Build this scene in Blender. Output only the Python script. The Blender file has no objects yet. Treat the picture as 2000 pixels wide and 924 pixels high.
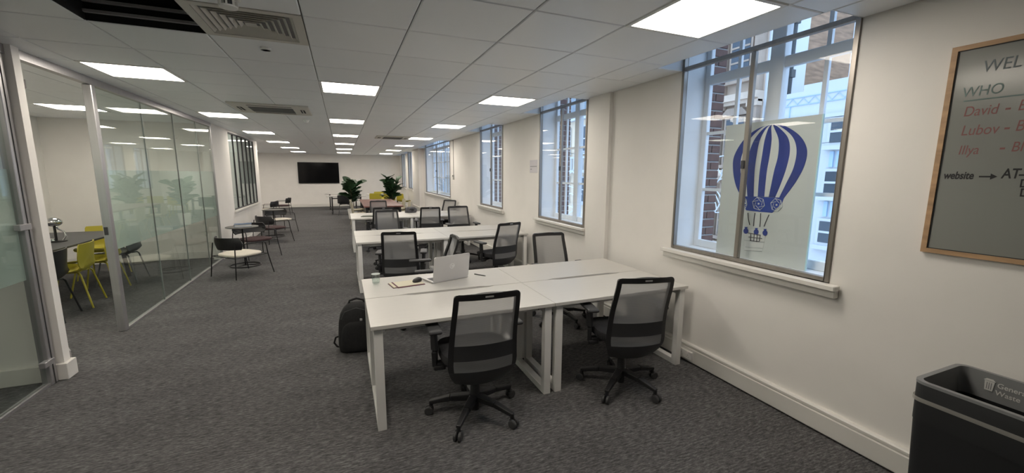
import bpy, bmesh, math, random
from mathutils import Vector, Matrix
random.seed(7)
S = bpy.context.scene
C = S.collection
PI = math.pi

# ------------------------------------------------------------------ camera
CAM_H = 1.65
FPX, PITCH, YAW, ROLL = 793.7, -.1526, .3935, .0057
fwd = Vector((math.sin(YAW)*math.cos(PITCH), math.cos(YAW)*math.cos(PITCH), math.sin(PITCH)))
rt = Vector((math.cos(YAW), -math.sin(YAW), 0)); up = rt.cross(fwd)
R_ = rt*math.cos(ROLL)+up*math.sin(ROLL); U_ = -rt*math.sin(ROLL)+up*math.cos(ROLL)
cd = bpy.data.cameras.new('camera'); cam = bpy.data.objects.new('camera', cd); C.objects.link(cam)
cd.sensor_width = 36; cd.lens = FPX/2000*36; cd.clip_start = .02; cd.clip_end = 300
m = Matrix((R_, U_, -fwd)).transposed().to_4x4(); m.translation = (0, 0, CAM_H); cam.matrix_world = m
S.camera = cam

# ------------------------------------------------------------------ world and exposure
w = bpy.data.worlds.new('overcast'); S.world = w; w.use_nodes = True
bg = w.node_tree.nodes['Background']; bg.inputs[0].default_value = (.53, .72, 1, 1); bg.inputs[1].default_value = 2.7
S.view_settings.view_transform = 'Standard'; S.view_settings.look = 'None'
S.view_settings.gamma = 1; S.view_settings.use_curve_mapping = False
S.view_settings.exposure = 0.0
LAMP = 19.0            # radiance of the ceiling panels

# ------------------------------------------------------------------ pixel helpers (2000 x 924 frame)
def ray(x, y): return R_*((x-1000)/FPX) - U_*((y-462)/FPX) + fwd
def atX(x, y, X):
    d = ray(x, y); p = d*(X/d.x); return Vector((X, p.y, p.z+CAM_H))

# ------------------------------------------------------------------ materials
MATS = {}
def mat(name, col, rough=.5, metal=0, noise=0, nscale=(8, 8, 8), bump=0, emit=None, estr=0, spec=.5, coords='Object'):
    if name in MATS: return MATS[name]
    M = bpy.data.materials.new(name); M.use_nodes = True; MATS[name] = M
    nt = M.node_tree; b = nt.nodes['Principled BSDF']
    c = tuple(col)+(1,)
    b.inputs['Base Color'].default_value = c; b.inputs['Roughness'].default_value = rough
    b.inputs['Metallic'].default_value = metal; b.inputs['Specular IOR Level'].default_value = spec
    if emit: b.inputs['Emission Color'].default_value = tuple(emit)+(1,); b.inputs['Emission Strength'].default_value = estr
    if noise or bump:
        tc = nt.nodes.new('ShaderNodeTexCoord'); mp = nt.nodes.new('ShaderNodeMapping')
        mp.inputs['Scale'].default_value = nscale
        nz = nt.nodes.new('ShaderNodeTexNoise'); nz.inputs['Scale'].default_value = 1; nz.inputs['Detail'].default_value = 4
        nt.links.new(tc.outputs[coords], mp.inputs[0]); nt.links.new(mp.outputs[0], nz.inputs['Vector'])
        if noise:
            rp = nt.nodes.new('ShaderNodeValToRGB')
            rp.color_ramp.elements[0].position = .3; rp.color_ramp.elements[1].position = .7
            rp.color_ramp.elements[0].color = tuple(max(0, v*(1-noise)) for v in col)+(1,)
            rp.color_ramp.elements[1].color = tuple(min(1, v*(1+noise)) for v in col)+(1,)
            nt.links.new(nz.outputs['Fac'], rp.inputs[0]); nt.links.new(rp.outputs[0], b.inputs['Base Color'])
        if bump:
            bp = nt.nodes.new('ShaderNodeBump'); bp.inputs['Strength'].default_value = bump; bp.inputs['Distance'].default_value = .01
            nt.links.new(nz.outputs['Fac'], bp.inputs['Height']); nt.links.new(bp.outputs[0], b.inputs['Normal'])
    return M
def glass(name, tint=(1, 1, 1), base=.04):
    # thin pane: clear with Schlick reflection, the same from both sides
    M = bpy.data.materials.new(name); M.use_nodes = True; MATS[name] = M
    nt = M.node_tree; nt.nodes.clear(); N = nt.nodes.new; L = nt.links.new
    o = N('ShaderNodeOutputMaterial'); mx = N('ShaderNodeMixShader'); tr = N('ShaderNodeBsdfTransparent'); gl = N('ShaderNodeBsdfGlossy')
    tr.inputs[0].default_value = tuple(tint)+(1,); gl.inputs['Roughness'].default_value = 0.0
    lw = N('ShaderNodeLayerWeight'); lw.inputs[0].default_value = .5
    pw = N('ShaderNodeMath'); pw.operation = 'POWER'; pw.inputs[1].default_value = 5
    ml = N('ShaderNodeMath'); ml.operation = 'MULTIPLY_ADD'; ml.inputs[1].default_value = 1-base; ml.inputs[2].default_value = base
    L(lw.outputs['Facing'], pw.inputs[0]); L(pw.outputs[0], ml.inputs[0]); L(ml.outputs[0], mx.inputs[0])
    L(tr.outputs[0], mx.inputs[1]); L(gl.outputs[0], mx.inputs[2]); L(mx.outputs[0], o.inputs[0]); return M
def veil(name, col, opacity, translucent=.5, stripes=0):
    # see-through layer: woven mesh, frosted film
    M = bpy.data.materials.new(name); M.use_nodes = True; MATS[name] = M
    nt = M.node_tree; nt.nodes.clear(); N = nt.nodes.new; L = nt.links.new
    o = N('ShaderNodeOutputMaterial'); mx = N('ShaderNodeMixShader'); tr = N('ShaderNodeBsdfTransparent')
    df = N('ShaderNodeBsdfDiffuse'); tl = N('ShaderNodeBsdfTranslucent'); m2 = N('ShaderNodeMixShader')
    df.inputs[0].default_value = tl.inputs[0].default_value = tuple(col)+(1,)
    m2.inputs[0].default_value = translucent; L(df.outputs[0], m2.inputs[1]); L(tl.outputs[0], m2.inputs[2])
    mx.inputs[0].default_value = opacity
    if stripes:
        tc = N('ShaderNodeTexCoord'); sp = N('ShaderNodeSeparateXYZ'); L(tc.outputs['Object'], sp.inputs[0])
        a = N('ShaderNodeMath'); a.operation = 'MULTIPLY'; a.inputs[1].default_value = stripes; L(sp.outputs[2], a.inputs[0])
        s = N('ShaderNodeMath'); s.operation = 'SINE'; L(a.outputs[0], s.inputs[0])
        k = N('ShaderNodeMath'); k.operation = 'MULTIPLY_ADD'; k.inputs[1].default_value = .05; k.inputs[2].default_value = opacity
        L(s.outputs[0], k.inputs[0]); L(k.outputs[0], mx.inputs[0])
    L(tr.outputs[0], mx.inputs[1]); L(m2.outputs[0], mx.inputs[2]); L(mx.outputs[0], o.inputs[0]); return M
def carpet():
    M = bpy.data.materials.new('carpet'); M.use_nodes = True; MATS['carpet'] = M
    nt = M.node_tree; b = nt.nodes['Principled BSDF']; N = nt.nodes.new; L = nt.links.new
    b.inputs['Roughness'].default_value = .95; b.inputs['Specular IOR Level'].default_value = .15
    tc = N('ShaderNodeTexCoord'); vals = []
    for sc, det in (((20, 90, 1), 4), ((60, 210, 1), 2), ((1.6, 4, 1), 2)):
        mp = N('ShaderNodeMapping'); mp.inputs['Scale'].default_value = sc; mp.inputs['Rotation'].default_value = (0, 0, .06)
        nz = N('ShaderNodeTexNoise'); nz.inputs['Scale'].default_value = 1; nz.inputs['Detail'].default_value = det
        L(tc.outputs['Object'], mp.inputs[0]); L(mp.outputs[0], nz.inputs['Vector']); vals.append(nz)
    a = N('ShaderNodeMath'); a.operation = 'MULTIPLY_ADD'; a.inputs[1].default_value = .55
    L(vals[0].outputs['Fac'], a.inputs[0]); 
    k = N('ShaderNodeMath'); k.operation = 'MULTIPLY'; k.inputs[1].default_value = .33; L(vals[1].outputs['Fac'], k.inputs[0]); L(k.outputs[0], a.inputs[2])
    c = N('ShaderNodeMath'); c.operation = 'MULTIPLY_ADD'; c.inputs[1].default_value = .12; L(vals[2].outputs['Fac'], c.inputs[0]); L(a.outputs[0], c.inputs[2])
    rp = N('ShaderNodeValToRGB'); e = rp.color_ramp.elements
    e[0].position = .36; e[0].color = (.045, .044, .046, 1); e[1].position = .66; e[1].color = (.20, .197, .20, 1)
    x = e.new(.5); x.color = (.096, .094, .096, 1)
    L(c.outputs[0], rp.inputs[0]); L(rp.outputs[0], b.inputs['Base Color'])
    bp = N('ShaderNodeBump'); bp.inputs['Strength'].default_value = .35; bp.inputs['Distance'].default_value = .006
    L(c.outputs[0], bp.inputs['Height']); L(bp.outputs[0], b.inputs['Normal']); return M

M_wall = mat('wall_paint', (.86, .835, .80), .75, noise=.02, nscale=(3, 3, 3))
M_rev = mat('reveal_paint', (.84, .86, .88), .6)
M_trunk = mat('trunking_plastic', (.78, .76, .72), .4)
M_tile = mat('ceiling_tile_steel', (.87, .895, .92), .40, spec=.5)
M_grid = mat('ceiling_runner', (.22, .22, .22), .6)
M_trim = mat('light_trim', (.8, .8, .78), .4)
M_lamp = mat('light_diffuser', (.9, .88, .85), .5, emit=(1, .91, .79), estr=LAMP)
M_alu = mat('brushed_aluminium', (.46, .45, .46), .38, .75, noise=.05, nscale=(60, 60, 2))
M_brz = mat('bronze_anodised', (.30, .275, .25), .38, .7, noise=.06, nscale=(40, 40, 2))
M_glass = glass('clear_glass', (.93, .97, .95), .04)
M_wglass = glass('window_glass', (.95, .97, .98), .035)
M_frost = veil('frosted_film', (.66, .755, .72), .84, .5)
M_white = mat('white_laminate', (.59, .575, .545), .38, noise=.015, nscale=(4, 40, 4))
M_wsteel = mat('white_steel', (.80, .79, .77), .42)
M_blk = mat('black_plastic', (.018, .018, .020), .45)
M_blk2 = mat('charcoal_plastic', (.048, .049, .052), .5)
M_seatf = mat('black_seat_fabric', (.014, .014, .016), .9, noise=.3, nscale=(90, 90, 90), bump=.1)
M_lumb = mat('dark_mesh_band', (.036, .037, .040), .8)
M_mesh = veil('grey_back_mesh', (.34, .34, .345), .62, .35, stripes=850)
M_whl = mat('castor_rubber', (.05, .05, .052), .6)
M_brm = mat('badge_grey', (.5, .5, .5), .35, .5)
M_rod = mat('black_rod_steel', (.012, .012, .013), .4, .3)
M_cream = mat('cream_upholstery', (.72, .67, .58), .85, noise=.05, nscale=(50, 50, 50), bump=.05)
M_burg = mat('burgundy_upholstery', (.055, .026, .028), .85, noise=.2, nscale=(50, 50, 50))
M_yel = mat('mustard_plastic', (.50, .43, .045), .45)
M_beige = mat('beige_plastic', (.52, .48, .36), .5)
M_gry = mat('grey_plastic', (.13, .135, .14), .5)
M_dtop = mat('dark_table_top', (.055, .056, .06), .45, noise=.1, nscale=(3, 30, 3))
M_wood = mat('red_brown_wood', (.19, .085, .07), .4, noise=.25, nscale=(14, 1.2, 4))
M_oak = mat('oak_frame', (.46, .29, .16), .5, noise=.2, nscale=(6, 6, 30))
M_board = mat('grey_glass_board', (.26, .265, .25), .16)
M_tv = mat('tv_screen', (.004, .004, .005), .10, spec=.25)
M_chrome = mat('chrome', (.75, .75, .76), .08, 1)
M_silver = mat('laptop_silver', (.62, .61, .61), .36, .55)
M_leaf = mat('fig_leaf_green', (.030, .075, .028), .55, noise=.4, nscale=(7, 7, 7))
M_stem = mat('fig_bark', (.10, .07, .045), .8, noise=.3, nscale=(20, 20, 8))
M_soil = mat('potting_soil', (.03, .02, .014), .95, noise=.4, nscale=(40, 40, 40))
M_pot = mat('white_ceramic', (.75, .74, .71), .4)
M_bpk = mat('backpack_nylon', (.010, .010, .011), .75, noise=.3, nscale=(60, 60, 60), bump=.15)
M_bin = mat('bin_charcoal', (.017, .018, .020), .5, noise=.1, nscale=(5, 5, 5))
M_rim = mat('bin_rim_grey', (.24, .245, .25), .5)
M_bag = veil('bin_liner', (.62, .60, .56), .7, .4)
M_blue = mat('poster_blue', (.018, .040, .235), .5, noise=.12, nscale=(6, 6, 6))
M_blue2 = mat('poster_blue_band', (.022, .055, .30), .5)
M_pap = mat('poster_board_grey', (.56, .60, .58), .5)
M_papw = mat('poster_pale', (.62, .65, .63), .5)
M_pged = mat('poster_glass_edge', (.55, .78, .80), .2)
M_ink = mat('poster_ink', (.05, .05, .06), .6)
M_brick = mat('brown_brick', (.13, .067, .052), .85, noise=.3, nscale=(9, 9, 9), bump=.2)
M_mortar = mat('pale_mortar', (.42, .40, .38), .9)
M_sash = mat('white_sash_paint', (.80, .83, .86), .4)
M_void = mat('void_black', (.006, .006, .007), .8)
M_carpet = carpet()

# ------------------------------------------------------------------ mesh builder
class MB:
    def __init__(s): s.v = []; s.f = []
    def add(s, vs, fs):
        o = len(s.v); s.v += [tuple(p) for p in vs]; s.f += [tuple(i+o for i in f) for f in fs]; return s
    def box(s, x0, x1, y0, y1, z0, z1):
        return s.add([(x0,y0,z0),(x1,y0,z0),(x1,y1,z0),(x0,y1,z0),(x0,y0,z1),(x1,y0,z1),(x1,y1,z1),(x0,y1,z1)],
                     [(0,3,2,1),(4,5,6,7),(0,1,5,4),(1,2,6,5),(2,3,7,6),(3,0,4,7)])
    def cbox(s, c, d): return s.box(c[0]-d[0]/2, c[0]+d[0]/2, c[1]-d[1]/2, c[1]+d[1]/2, c[2]-d[2]/2, c[2]+d[2]/2)
    def bar(s, p, q, w0, h0, w1=None, h1=None):
        # tapered rectangular bar from p to q, w across (horizontal), h vertical-ish
        p, q = Vector(p), Vector(q); d = (q-p).normalized()
        a = d.cross(Vector((0, 0, 1)))
        if a.length < 1e-4: a = Vector((1, 0, 0))
        a.normalize(); b = a.cross(d); w1 = w1 or w0; h1 = h1 or h0; vs = []
        for c, w_, h_ in ((p, w0, h0), (q, w1, h1)):
            for i, j in ((-1, -1), (1, -1), (1, 1), (-1, 1)): vs.append(c+a*(i*w_/2)+b*(j*h_/2))
        return s.add(vs, [(0,1,2,3),(7,6,5,4),(0,4,5,1),(1,5,6,2),(2,6,7,3),(3,7,4,0)])
    def cyl(s, p, q, r0, r1=None, n=14, cap=True):
        return s.tube([p, q], [r0, r1 if r1 is not None else r0], n, cap)
    def tube(s, pts, r, n=8, cap=True, closed=False):
        P = [Vector(p) for p in pts]; k = len(P); rr = r if isinstance(r, (list, tuple)) else [r]*k
        T = []
        for i in range(k):
            a = P[(i-1) % k] if (closed or i) else P[i]; b = P[(i+1) % k] if (closed or i < k-1) else P[i]
            T.append((b-a).normalized())
        nrm = T[0].orthogonal().normalized(); vs = []
        for i in range(k):
            nrm = (nrm - T[i]*nrm.dot(T[i])).normalized(); bn = T[i].cross(nrm)
            for j in range(n):
                a = 2*PI*j/n; vs.append(P[i]+(nrm*math.cos(a)+bn*math.sin(a))*rr[i])
        fs = []
        for i in range(k if closed else k-1):
            for j in range(n):
                i2 = (i+1) % k; fs.append((i*n+j, i*n+(j+1) % n, i2*n+(j+1) % n, i2*n+j))
        if cap and not closed: fs += [tuple(range(n-1, -1, -1)), tuple(range((k-1)*n, k*n))]
        return s.add(vs, fs)
    def lathe(s, prof, c=(0, 0, 0), n=24, axis='z'):
        vs = []; fs = []
        for r, z in prof:
            for j in range(n):
                a = 2*PI*j/n
                v = (r*math.cos(a), r*math.sin(a), z)
                if axis == 'x': v = (v[2], v[0], v[1])
                if axis == 'y': v = (v[1], v[2], v[0])
                vs.append((c[0]+v[0], c[1]+v[1], c[2]+v[2]))
        k = len(prof)
        for i in range(k-1):
            for j in range(n): fs.append((i*n+j, i*n+(j+1) % n, (i+1)*n+(j+1) % n, (i+1)*n+j))
        if prof[0][0] > 1e-5: fs.append(tuple(range(n-1, -1, -1)))
        if prof[-1][0] > 1e-5: fs.append(tuple(range((k-1)*n, k*n)))
        return s.add(vs, fs)
    def prism(s, poly, h, f):
        # poly of 2d points, f(a, b, t) -> 3d point, t = 0..h
        n = len(poly); vs = [f(a, b, 0) for a, b in poly]+[f(a, b, h) for a, b in poly]
        fs = [tuple(range(n-1, -1, -1)), tuple(range(n, 2*n))]+[(i, (i+1) % n, n+(i+1) % n, n+i) for i in range(n)]
        return s.add(vs, fs)
    def grid(s, rows):
        n = len(rows[0]); vs = [p for r in rows for p in r]
        return s.add(vs, [(i*n+j, i*n+j+1, (i+1)*n+j+1, (i+1)*n+j) for i in range(len(rows)-1) for j in range(n-1)])
    def mesh(s, name, m, bevel=0, seg=2, smooth=False, solid=0, merge=True):
        me = bpy.data.meshes.new(name); bm = bmesh.new()
        V = [bm.verts.new(v) for v in s.v]
        for f in s.f:
            try: bm.faces.new([V[i] for i in f])
            except ValueError: pass
        if merge: bmesh.ops.remove_doubles(bm, verts=bm.verts, dist=1e-5)
        bmesh.ops.recalc_face_normals(bm, faces=bm.faces)
        if solid: bmesh.ops.solidify(bm, geom=bm.faces[:], thickness=solid); bmesh.ops.recalc_face_normals(bm, faces=bm.faces)
        if bevel:
            E_ = [e for e in bm.edges if len(e.link_faces) == 2 and e.calc_face_angle(0) > .6]
            bmesh.ops.bevel(bm, geom=E_, offset=bevel, segments=seg, profile=.5, affect='EDGES', clamp_overlap=True)
        if smooth:
            for f in bm.faces: f.smooth = True
            for e in bm.edges:
                if len(e.link_faces) == 2 and e.calc_face_angle(0) > .7: e.smooth = False
        bm.to_mesh(me); bm.free(); me.materials.append(m); return me
    def build(s, name, m, parent=None, **k):
        return obj(name, s.mesh(name, m, **k), parent)

def obj(name, me, parent=None):
    o = bpy.data.objects.new(name, me); C.objects.link(o)
    if parent: o.parent = parent
    return o
def tag(o, label, cat, group=None, kind=None):
    if label: o['label'] = label
    if cat: o['category'] = cat
    if group: o['group'] = group
    if kind: o['kind'] = kind
    return o
def struct(o, label=None):
    o['kind'] = 'structure'
    if label: o['label'] = label
    return o
def empty(name, loc=(0, 0, 0), rz=0):
    o = bpy.data.objects.new(name, None); C.objects.link(o); o.location = loc; o.rotation_euler = (0, 0, rz)
    o.empty_display_size = .1; return o
def thing(name, label, cat, loc=(0, 0, 0), rz=0, group=None): return tag(empty(name, loc, rz), label, cat, group)
def copy_tree(o, parent=None):
    kids = list(o.children)
    c = o.copy(); C.objects.link(c); c.parent = parent
    for k in kids: copy_tree(k, c)
    return c
class Stamp:
    """first use places the original, later uses place copies"""
    def __init__(s, root): s.root = root; s.used = False
    def put(s, loc, rz, label, group=None):
        o = copy_tree(s.root) if s.used else s.root
        s.used = True; o.location = loc; o.rotation_euler = (0, 0, rz); o['label'] = label
        if group: o['group'] = group
        return o
def text_mesh(txt, size, m, extrude=.0005, shear=0, bold=0):
    cu = bpy.data.curves.new('lettering', 'FONT'); cu.body = txt; cu.size = size; cu.extrude = extrude; cu.shear = shear; cu.offset = bold
    t = bpy.data.objects.new('lettering', cu); C.objects.link(t)
    bpy.context.view_layer.update()
    me = bpy.data.meshes.new_from_object(t.evaluated_get(bpy.context.evaluated_depsgraph_get()))
    bpy.data.objects.remove(t); me.materials.clear(); me.materials.append(m); return me
def lettering(name, txt, size, m, parent, origin, xdir, ydir, xs=1, **k):
    o = obj(name, text_mesh(txt, size, m, **k), parent)
    x = Vector(xdir).normalized(); y = Vector(ydir).normalized(); z = x.cross(y)
    mm = Matrix((x, y, z)).transposed().to_4x4(); mm.translation = origin; o.matrix_local = mm @ Matrix.Diagonal((xs, 1, 1, 1)); return o

# ================================================================== the setting
XW, YB, ZC = 2.80, 22.0, 2.542         # right wall, back wall, ceiling
XG = -2.20                             # glass partition line
YN = -3.2                              # wall behind the camera
WIN = [(1.53, 2.87), (4.36, 5.66), (7.20, 8.56), (11.25, 14.85), (17.75, 19.05), (19.85, 21.15)]
ZS, ZH = .985, 2.86                    # window opening bottom and head

struct(MB().box(-6.6, 3.4, YN-.1, YB+.1, -.1, 0).build('floor', M_carpet), 'dark grey streaked carpet covering the whole office floor')

# right wall with openings
b = MB(); XO = 3.12
b.box(XW, XO, YN, YB, -.05, ZS-.03); b.box(XW, XO, YN, YB, ZH, 3.05)
ys = [YN]+[y for a in WIN for y in a]+[YB]
for i in range(0, len(ys), 2): b.box(XW, XO, ys[i], ys[i+1], ZS-.03, ZH)
b.box(2.755, XW, 3.86, 4.27, 0, 2.75)                     # pier between the first two windows
b.box(2.62, XW, 15.25, 16.75, 0, 2.75)                   # pier beyond the wide window
wall_r = struct(b.build('wall_right', M_wall), 'off-white painted wall with the row of windows')
# brick outer leaf seen past each sash
for wi, (y0, y1) in enumerate(WIN[:3]):
    j = MB().box(XO+.012, XO+.215, y1+.030, y1+.24, -1, 3.4).build('brick_backing', M_mortar, wall_r)
    k = 0; z = .80
    me1 = MB().cbox((0, 0, 0), (.215, .10, .066)).mesh('brick', M_brick, bevel=.004, seg=1)
    me2 = MB().cbox((0, 0, 0), (.1025, .10, .066)).mesh('brick', M_brick, bevel=.004, seg=1)
    while z < 2.95:
        if k % 2: 
            o = obj('brick', me1, wall_r); o.location = (XO+.1075+.004, y1+.07, z)
        else:
            for q in (0, 1):
                o = obj('brick', me2, wall_r); o.location = (XO+.055+q*.1125, y1+.07, z)
        z += .078; k += 1

struct(MB().box(-6.6, XW+.3, YB, YB+.15, 0, 3.05).build('wall_back', M_wall), 'far end wall of the office carrying the television')
struct(MB().box(-6.6, XW+.3, YN-.15, YN, 0, 3.05).build('wall_front', M_wall))
struct(MB().box(-6.7, -6.55, YN, YB, 0, 3.05).build('wall_left', M_wall))
# end wall between the first glass room and the meeting room: its end shows as a white post
wpost = struct(MB().box(-6.55, -2.135, 4.205, 4.285, 0, ZC+.02).build('wall_dividing', M_wall), 'white dividing wall whose end stands beside the meeting room doorway')
b = MB().box(-6.55, -2.11, 4.18, 4.205, 0, .135).box(-2.135, -2.11, 4.205, 4.285, 0, .135).box(-6.55, -2.11, 4.285, 4.31, 0, .135)
struct(b.build('baseboard_dividing', M_trunk, bevel=.004, seg=1), 'white skirting wrapped around the end of the dividing wall')
# meeting room rear wall and left wall; solid wall with the slatted window beyond the glass
struct(MB().box(-6.55, XG-.06, 9.46, 9.58, 0, ZC+.02).build('wall_meeting_rear', M_wall), 'white rear wall of the glazed meeting room')
struct(MB().box(-4.75, -4.63, 4.32, 9.46, 0, ZC+.02).build('wall_meeting_left', M_wall))
struct(MB().box(-4.63, XG-.06, 9.445, 9.46, 0, .135).build('baseboard_meeting_rear', M_trunk, bevel=.004, seg=1), 'white skirting along the meeting room rear wall')
b = MB(); WY0, WY1, WZ0, WZ1 = 10.42, 13.12, .84, 2.50
b.box(XG-.14, XG+.02, 9.2, WY0, 0, ZC+.02).box(XG-.14, XG+.02, WY1, 13.62, 0, ZC+.02)
b.box(XG-.14, XG+.02, WY0, WY1, 0, WZ0).box(XG-.14, XG+.02, WY0, WY1, WZ1, ZC+.02)
wall_s = struct(b.build('wall_slatted', M_wall), 'white wall with the tall slatted internal window')
struct(MB().box(-6.55, XG-.14, 13.5, 13.62, 0, ZC+.02).build('wall_side_room', M_wall))
struct(MB().box(XG+.02, XG+.035, 9.2, 13.62, 0, .12).build('baseboard_slatted', M_trunk, bevel=.004, seg=1), 'white skirting under the slatted internal window')

# trunking (dado box) along the right and back walls
def trunk(name, axis, a0, a1, at, label, sgn=-1):
    prof = [(0, .012), (.036, .012), (.040, .018), (.040, .132), (.030, .136), (.030, .142), (.036, .146), (.036, .160), (.028, .168), (0, .168)]
    b = MB(); 
    if axis == 'y': b.prism(prof, a1-a0, lambda u, v, t: (at+sgn*u, a0+t, v))
    else: b.prism(prof, a1-a0, lambda u, v, t: (a0+t, at+sgn*u, v))
    return struct(b.build(name, M_trunk), label)
t1 = trunk('baseboard_right', 'y', YN, 3.86, XW, 'off-white plastic cable trunking running along the foot of the window wall')
trunk('trim_1', 'y', 4.27, 15.25, XW, 'cable trunking behind the second and third desk islands')
trunk('trim_2', 'y', 16.75, YB, XW, 'cable trunking at the far end of the window wall')
trunk('baseboard_back', 'x', -6.5, XW, YB, 'off-white cable trunking along the far end wall')
# pier ledge
struct(MB().box(2.59, XW, 15.22, 16.78, .36, .42).build('trim_3', M_trunk, bevel=.005, seg=1), 'small white ledge low on the far pier')

# ------------------------------------------------------------------ ceiling
struct(MB().box(-6.7, XO+.2, YN-.15, YB+.15, 3.05, 3.2).build('ceiling_sky_blocker', M_mortar), 'unseen roof slab above the suspended ceiling, added to block sky light')  # unseen roof, added to stop sky light leaking in at the ceiling edges
GX = [-.165+.6*k for k in range(-11, 5)]          # tile lines, 2.235 is the last before the wall
GY0 = 1.575
rows = [GY0+.6*j for j in range(-8, 35)]
def in_light(x, y): return any(abs(x-a) < .05 and abs(y-c) < .05 for a, c in LIGHTS)
LIGHTS = []
for k in range(0, 7):
    y = GY0+3.0*k
    for x in (-1.965, -.165, 1.635): LIGHTS.append((x, y))
for y in (GY0+3*4, GY0+3*5, GY0+3*6): LIGHTS += [(-3.765, y), (-5.565, y)]
LIGHTS += [(-3.765, GY0+6), (-3.765, GY0), (-3.765, GY0+9), (-3.765, GY0+3)]
VOID = (-1.365, 2.775); DIFF = (-.765, 2.775)
slab = MB(); LIDZ = ZC+.016
me_tile = MB()
T = .2965; me_tile.add([(-T,-T,.014),(T,-T,.014),(T,T,.014),(-T,T,.014),(-T,-T,.005),(T,-T,.005),(T,T,.005),(-T,T,.005),
    (-T+.006,-T+.006,0),(T-.006,-T+.006,0),(T-.006,T-.006,0),(-T+.006,T-.006,0)],
    [(0,1,2,3),(0,4,5,1),(1,5,6,2),(2,6,7,3),(3,7,4,0),(4,8,9,5),(5,9,10,6),(6,10,11,7),(7,11,8,4),(8,11,10,9)])
me_tile = me_tile.mesh('ceiling_tile', M_tile)
ceiling = struct(obj('ceiling', bpy.data.meshes.new('ceiling')), 'grey-white suspended ceiling of square metal tiles')
rest = MB()
def tile_geo(b, x0, x1, y0, y1):
    g = .0035; e = .006
    x0 += g; x1 -= g; y0 += g; y1 -= g
    b.add([(x0,y0,ZC+.014),(x1,y0,ZC+.014),(x1,y1,ZC+.014),(x0,y1,ZC+.014),(x0,y0,ZC+.005),(x1,y0,ZC+.005),(x1,y1,ZC+.005),(x0,y1,ZC+.005),
        (x0+e,y0+e,ZC),(x1-e,y0+e,ZC),(x1-e,y1-e,ZC),(x0+e,y1-e,ZC)],
        [(0,1,2,3),(0,4,5,1),(1,5,6,2),(2,6,7,3),(3,7,4,0),(4,8,9,5),(5,9,10,6),(6,10,11,7),(7,11,8,4),(8,11,10,9)])
XR = 2.52                                           # ceiling edge in front of a window
CASS = [(-1.32, -.37, 6.33, 7.20), (.82, 1.62, 10.40, 11.15)]
for gx in GX[:-1]:
    for gy in rows:
        if gy > YB or gy+.6 < YN: continue
        slab_ok = True
        if abs(gx-VOID[0]) < .01 and abs(gy-VOID[1]) < .01: continue
        slab.box(gx, gx+.6, gy, min(gy+.6, YB), LIDZ, LIDZ+.02)
        if in_light(gx, gy) or (abs(gx-DIFF[0]) < .01 and abs(gy-DIFF[1]) < .01): continue
        near = (gx > -2.6 and 1.5 < gy < 11.7) or (gx < -2.5 and 4.5 < gy < 9.3 and gx > -4.5)
        if near:
            o = obj('ceiling_tile', me_tile, ceiling); o.location = (gx+.3, gy+.3, ZC)
        else: tile_geo(rest, gx, gx+.6, gy, min(gy+.6, YB-.002))
gx = GX[-1]
for gy in rows:
    y0, y1 = max(gy, YN), min(gy+.6, YB)
    if y1 <= y0: continue
    slab.box(gx, XR, y0, y1, LIDZ, LIDZ+.02)
    cut = any(a < y1-.02 and bq > y0+.02 for a, bq in WIN)
    if cut:
        b = MB(); tile_geo(b, gx, XR, y0, y1)
        if 1 < gy < 12: b.build('ceiling_tile', M_tile, ceiling)
        else: rest.add(b.v, b.f)
    else:
        b = MB(); tile_geo(b, gx, XW-.004, y0, y1)
        if 1 < gy < 12: b.build('ceiling_tile', M_tile, ceiling)
        else: rest.add(b.v, b.f)
seg = [YN]+[y for a in WIN for y in a]+[YB]
for i in range(0, len(seg), 2):
    slab.box(XR, XW, seg[i], seg[i+1], LIDZ, LIDZ+.02)
    # filler strip where a cut row leaves a solid remainder
    for gy in rows:
        y0, y1 = gy, gy+.6
        if any(a < y1-.02 and bq > y0+.02 for a, bq in WIN):
            q0, q1 = max(y0, seg[i]), min(y1, seg[i+1])
            if q1-q0 > .03:
                b = MB(); tile_geo(b, XR, XW-.004, q0, q1); b.build('ceiling_tile', M_tile, ceiling)
for a, c in WIN:                                     # window head recesses above the ceiling line
    slab.box(XR-.02, XR, a-.02, c+.02, ZC+.008, 3.05).box(XR, XW, a-.02, a, ZC+.008, 3.05).box(XR, XW, c, c+.02, ZC+.008, 3.05).box(XR, XW, a, c, 2.98, 3.0)
bm_ = slab.mesh('ceiling', M_grid, merge=False); ceiling.data = bm_
ceiling.data.materials[0] = M_grid
for a, c in WIN:
    MB().box(XR-.003, XR+.002, a, c, ZC+.001, 2.98).box(XR, XW, a-.004, a+.002, ZC+.001, 2.98).box(XR, XW, c-.002, c+.004, ZC+.001, 2.98).box(XR, XW, a, c, 2.972, 2.98).build('recess_lining', M_rev, ceiling)
r_ = rest.build('ceiling_tile_field', M_tile, ceiling, merge=False); r_['kind'] = 'stuff'
# the missing tile: black plenum with two channel rails
vx, vy = VOID
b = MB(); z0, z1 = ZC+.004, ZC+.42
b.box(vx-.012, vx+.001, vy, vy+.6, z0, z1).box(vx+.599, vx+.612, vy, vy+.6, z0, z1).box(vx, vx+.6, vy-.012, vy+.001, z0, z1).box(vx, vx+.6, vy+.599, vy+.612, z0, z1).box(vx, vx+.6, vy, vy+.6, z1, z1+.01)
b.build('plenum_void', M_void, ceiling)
for yy, zz in ((.586, .045), (.586, .105)):
    MB().box(vx, vx+.6, vy+yy-.012, vy+yy+.012, ZC+zz, ZC+zz+.016).build('channel_rail', mat('plenum_rail', (.42, .42, .43), .5), ceiling)
# perimeter trim along the glass partition
MB().box(XG-.03, XG+.03, YN, 9.2, 2.475, ZC+.004).build('partition_head_channel', M_alu, ceiling)

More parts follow.
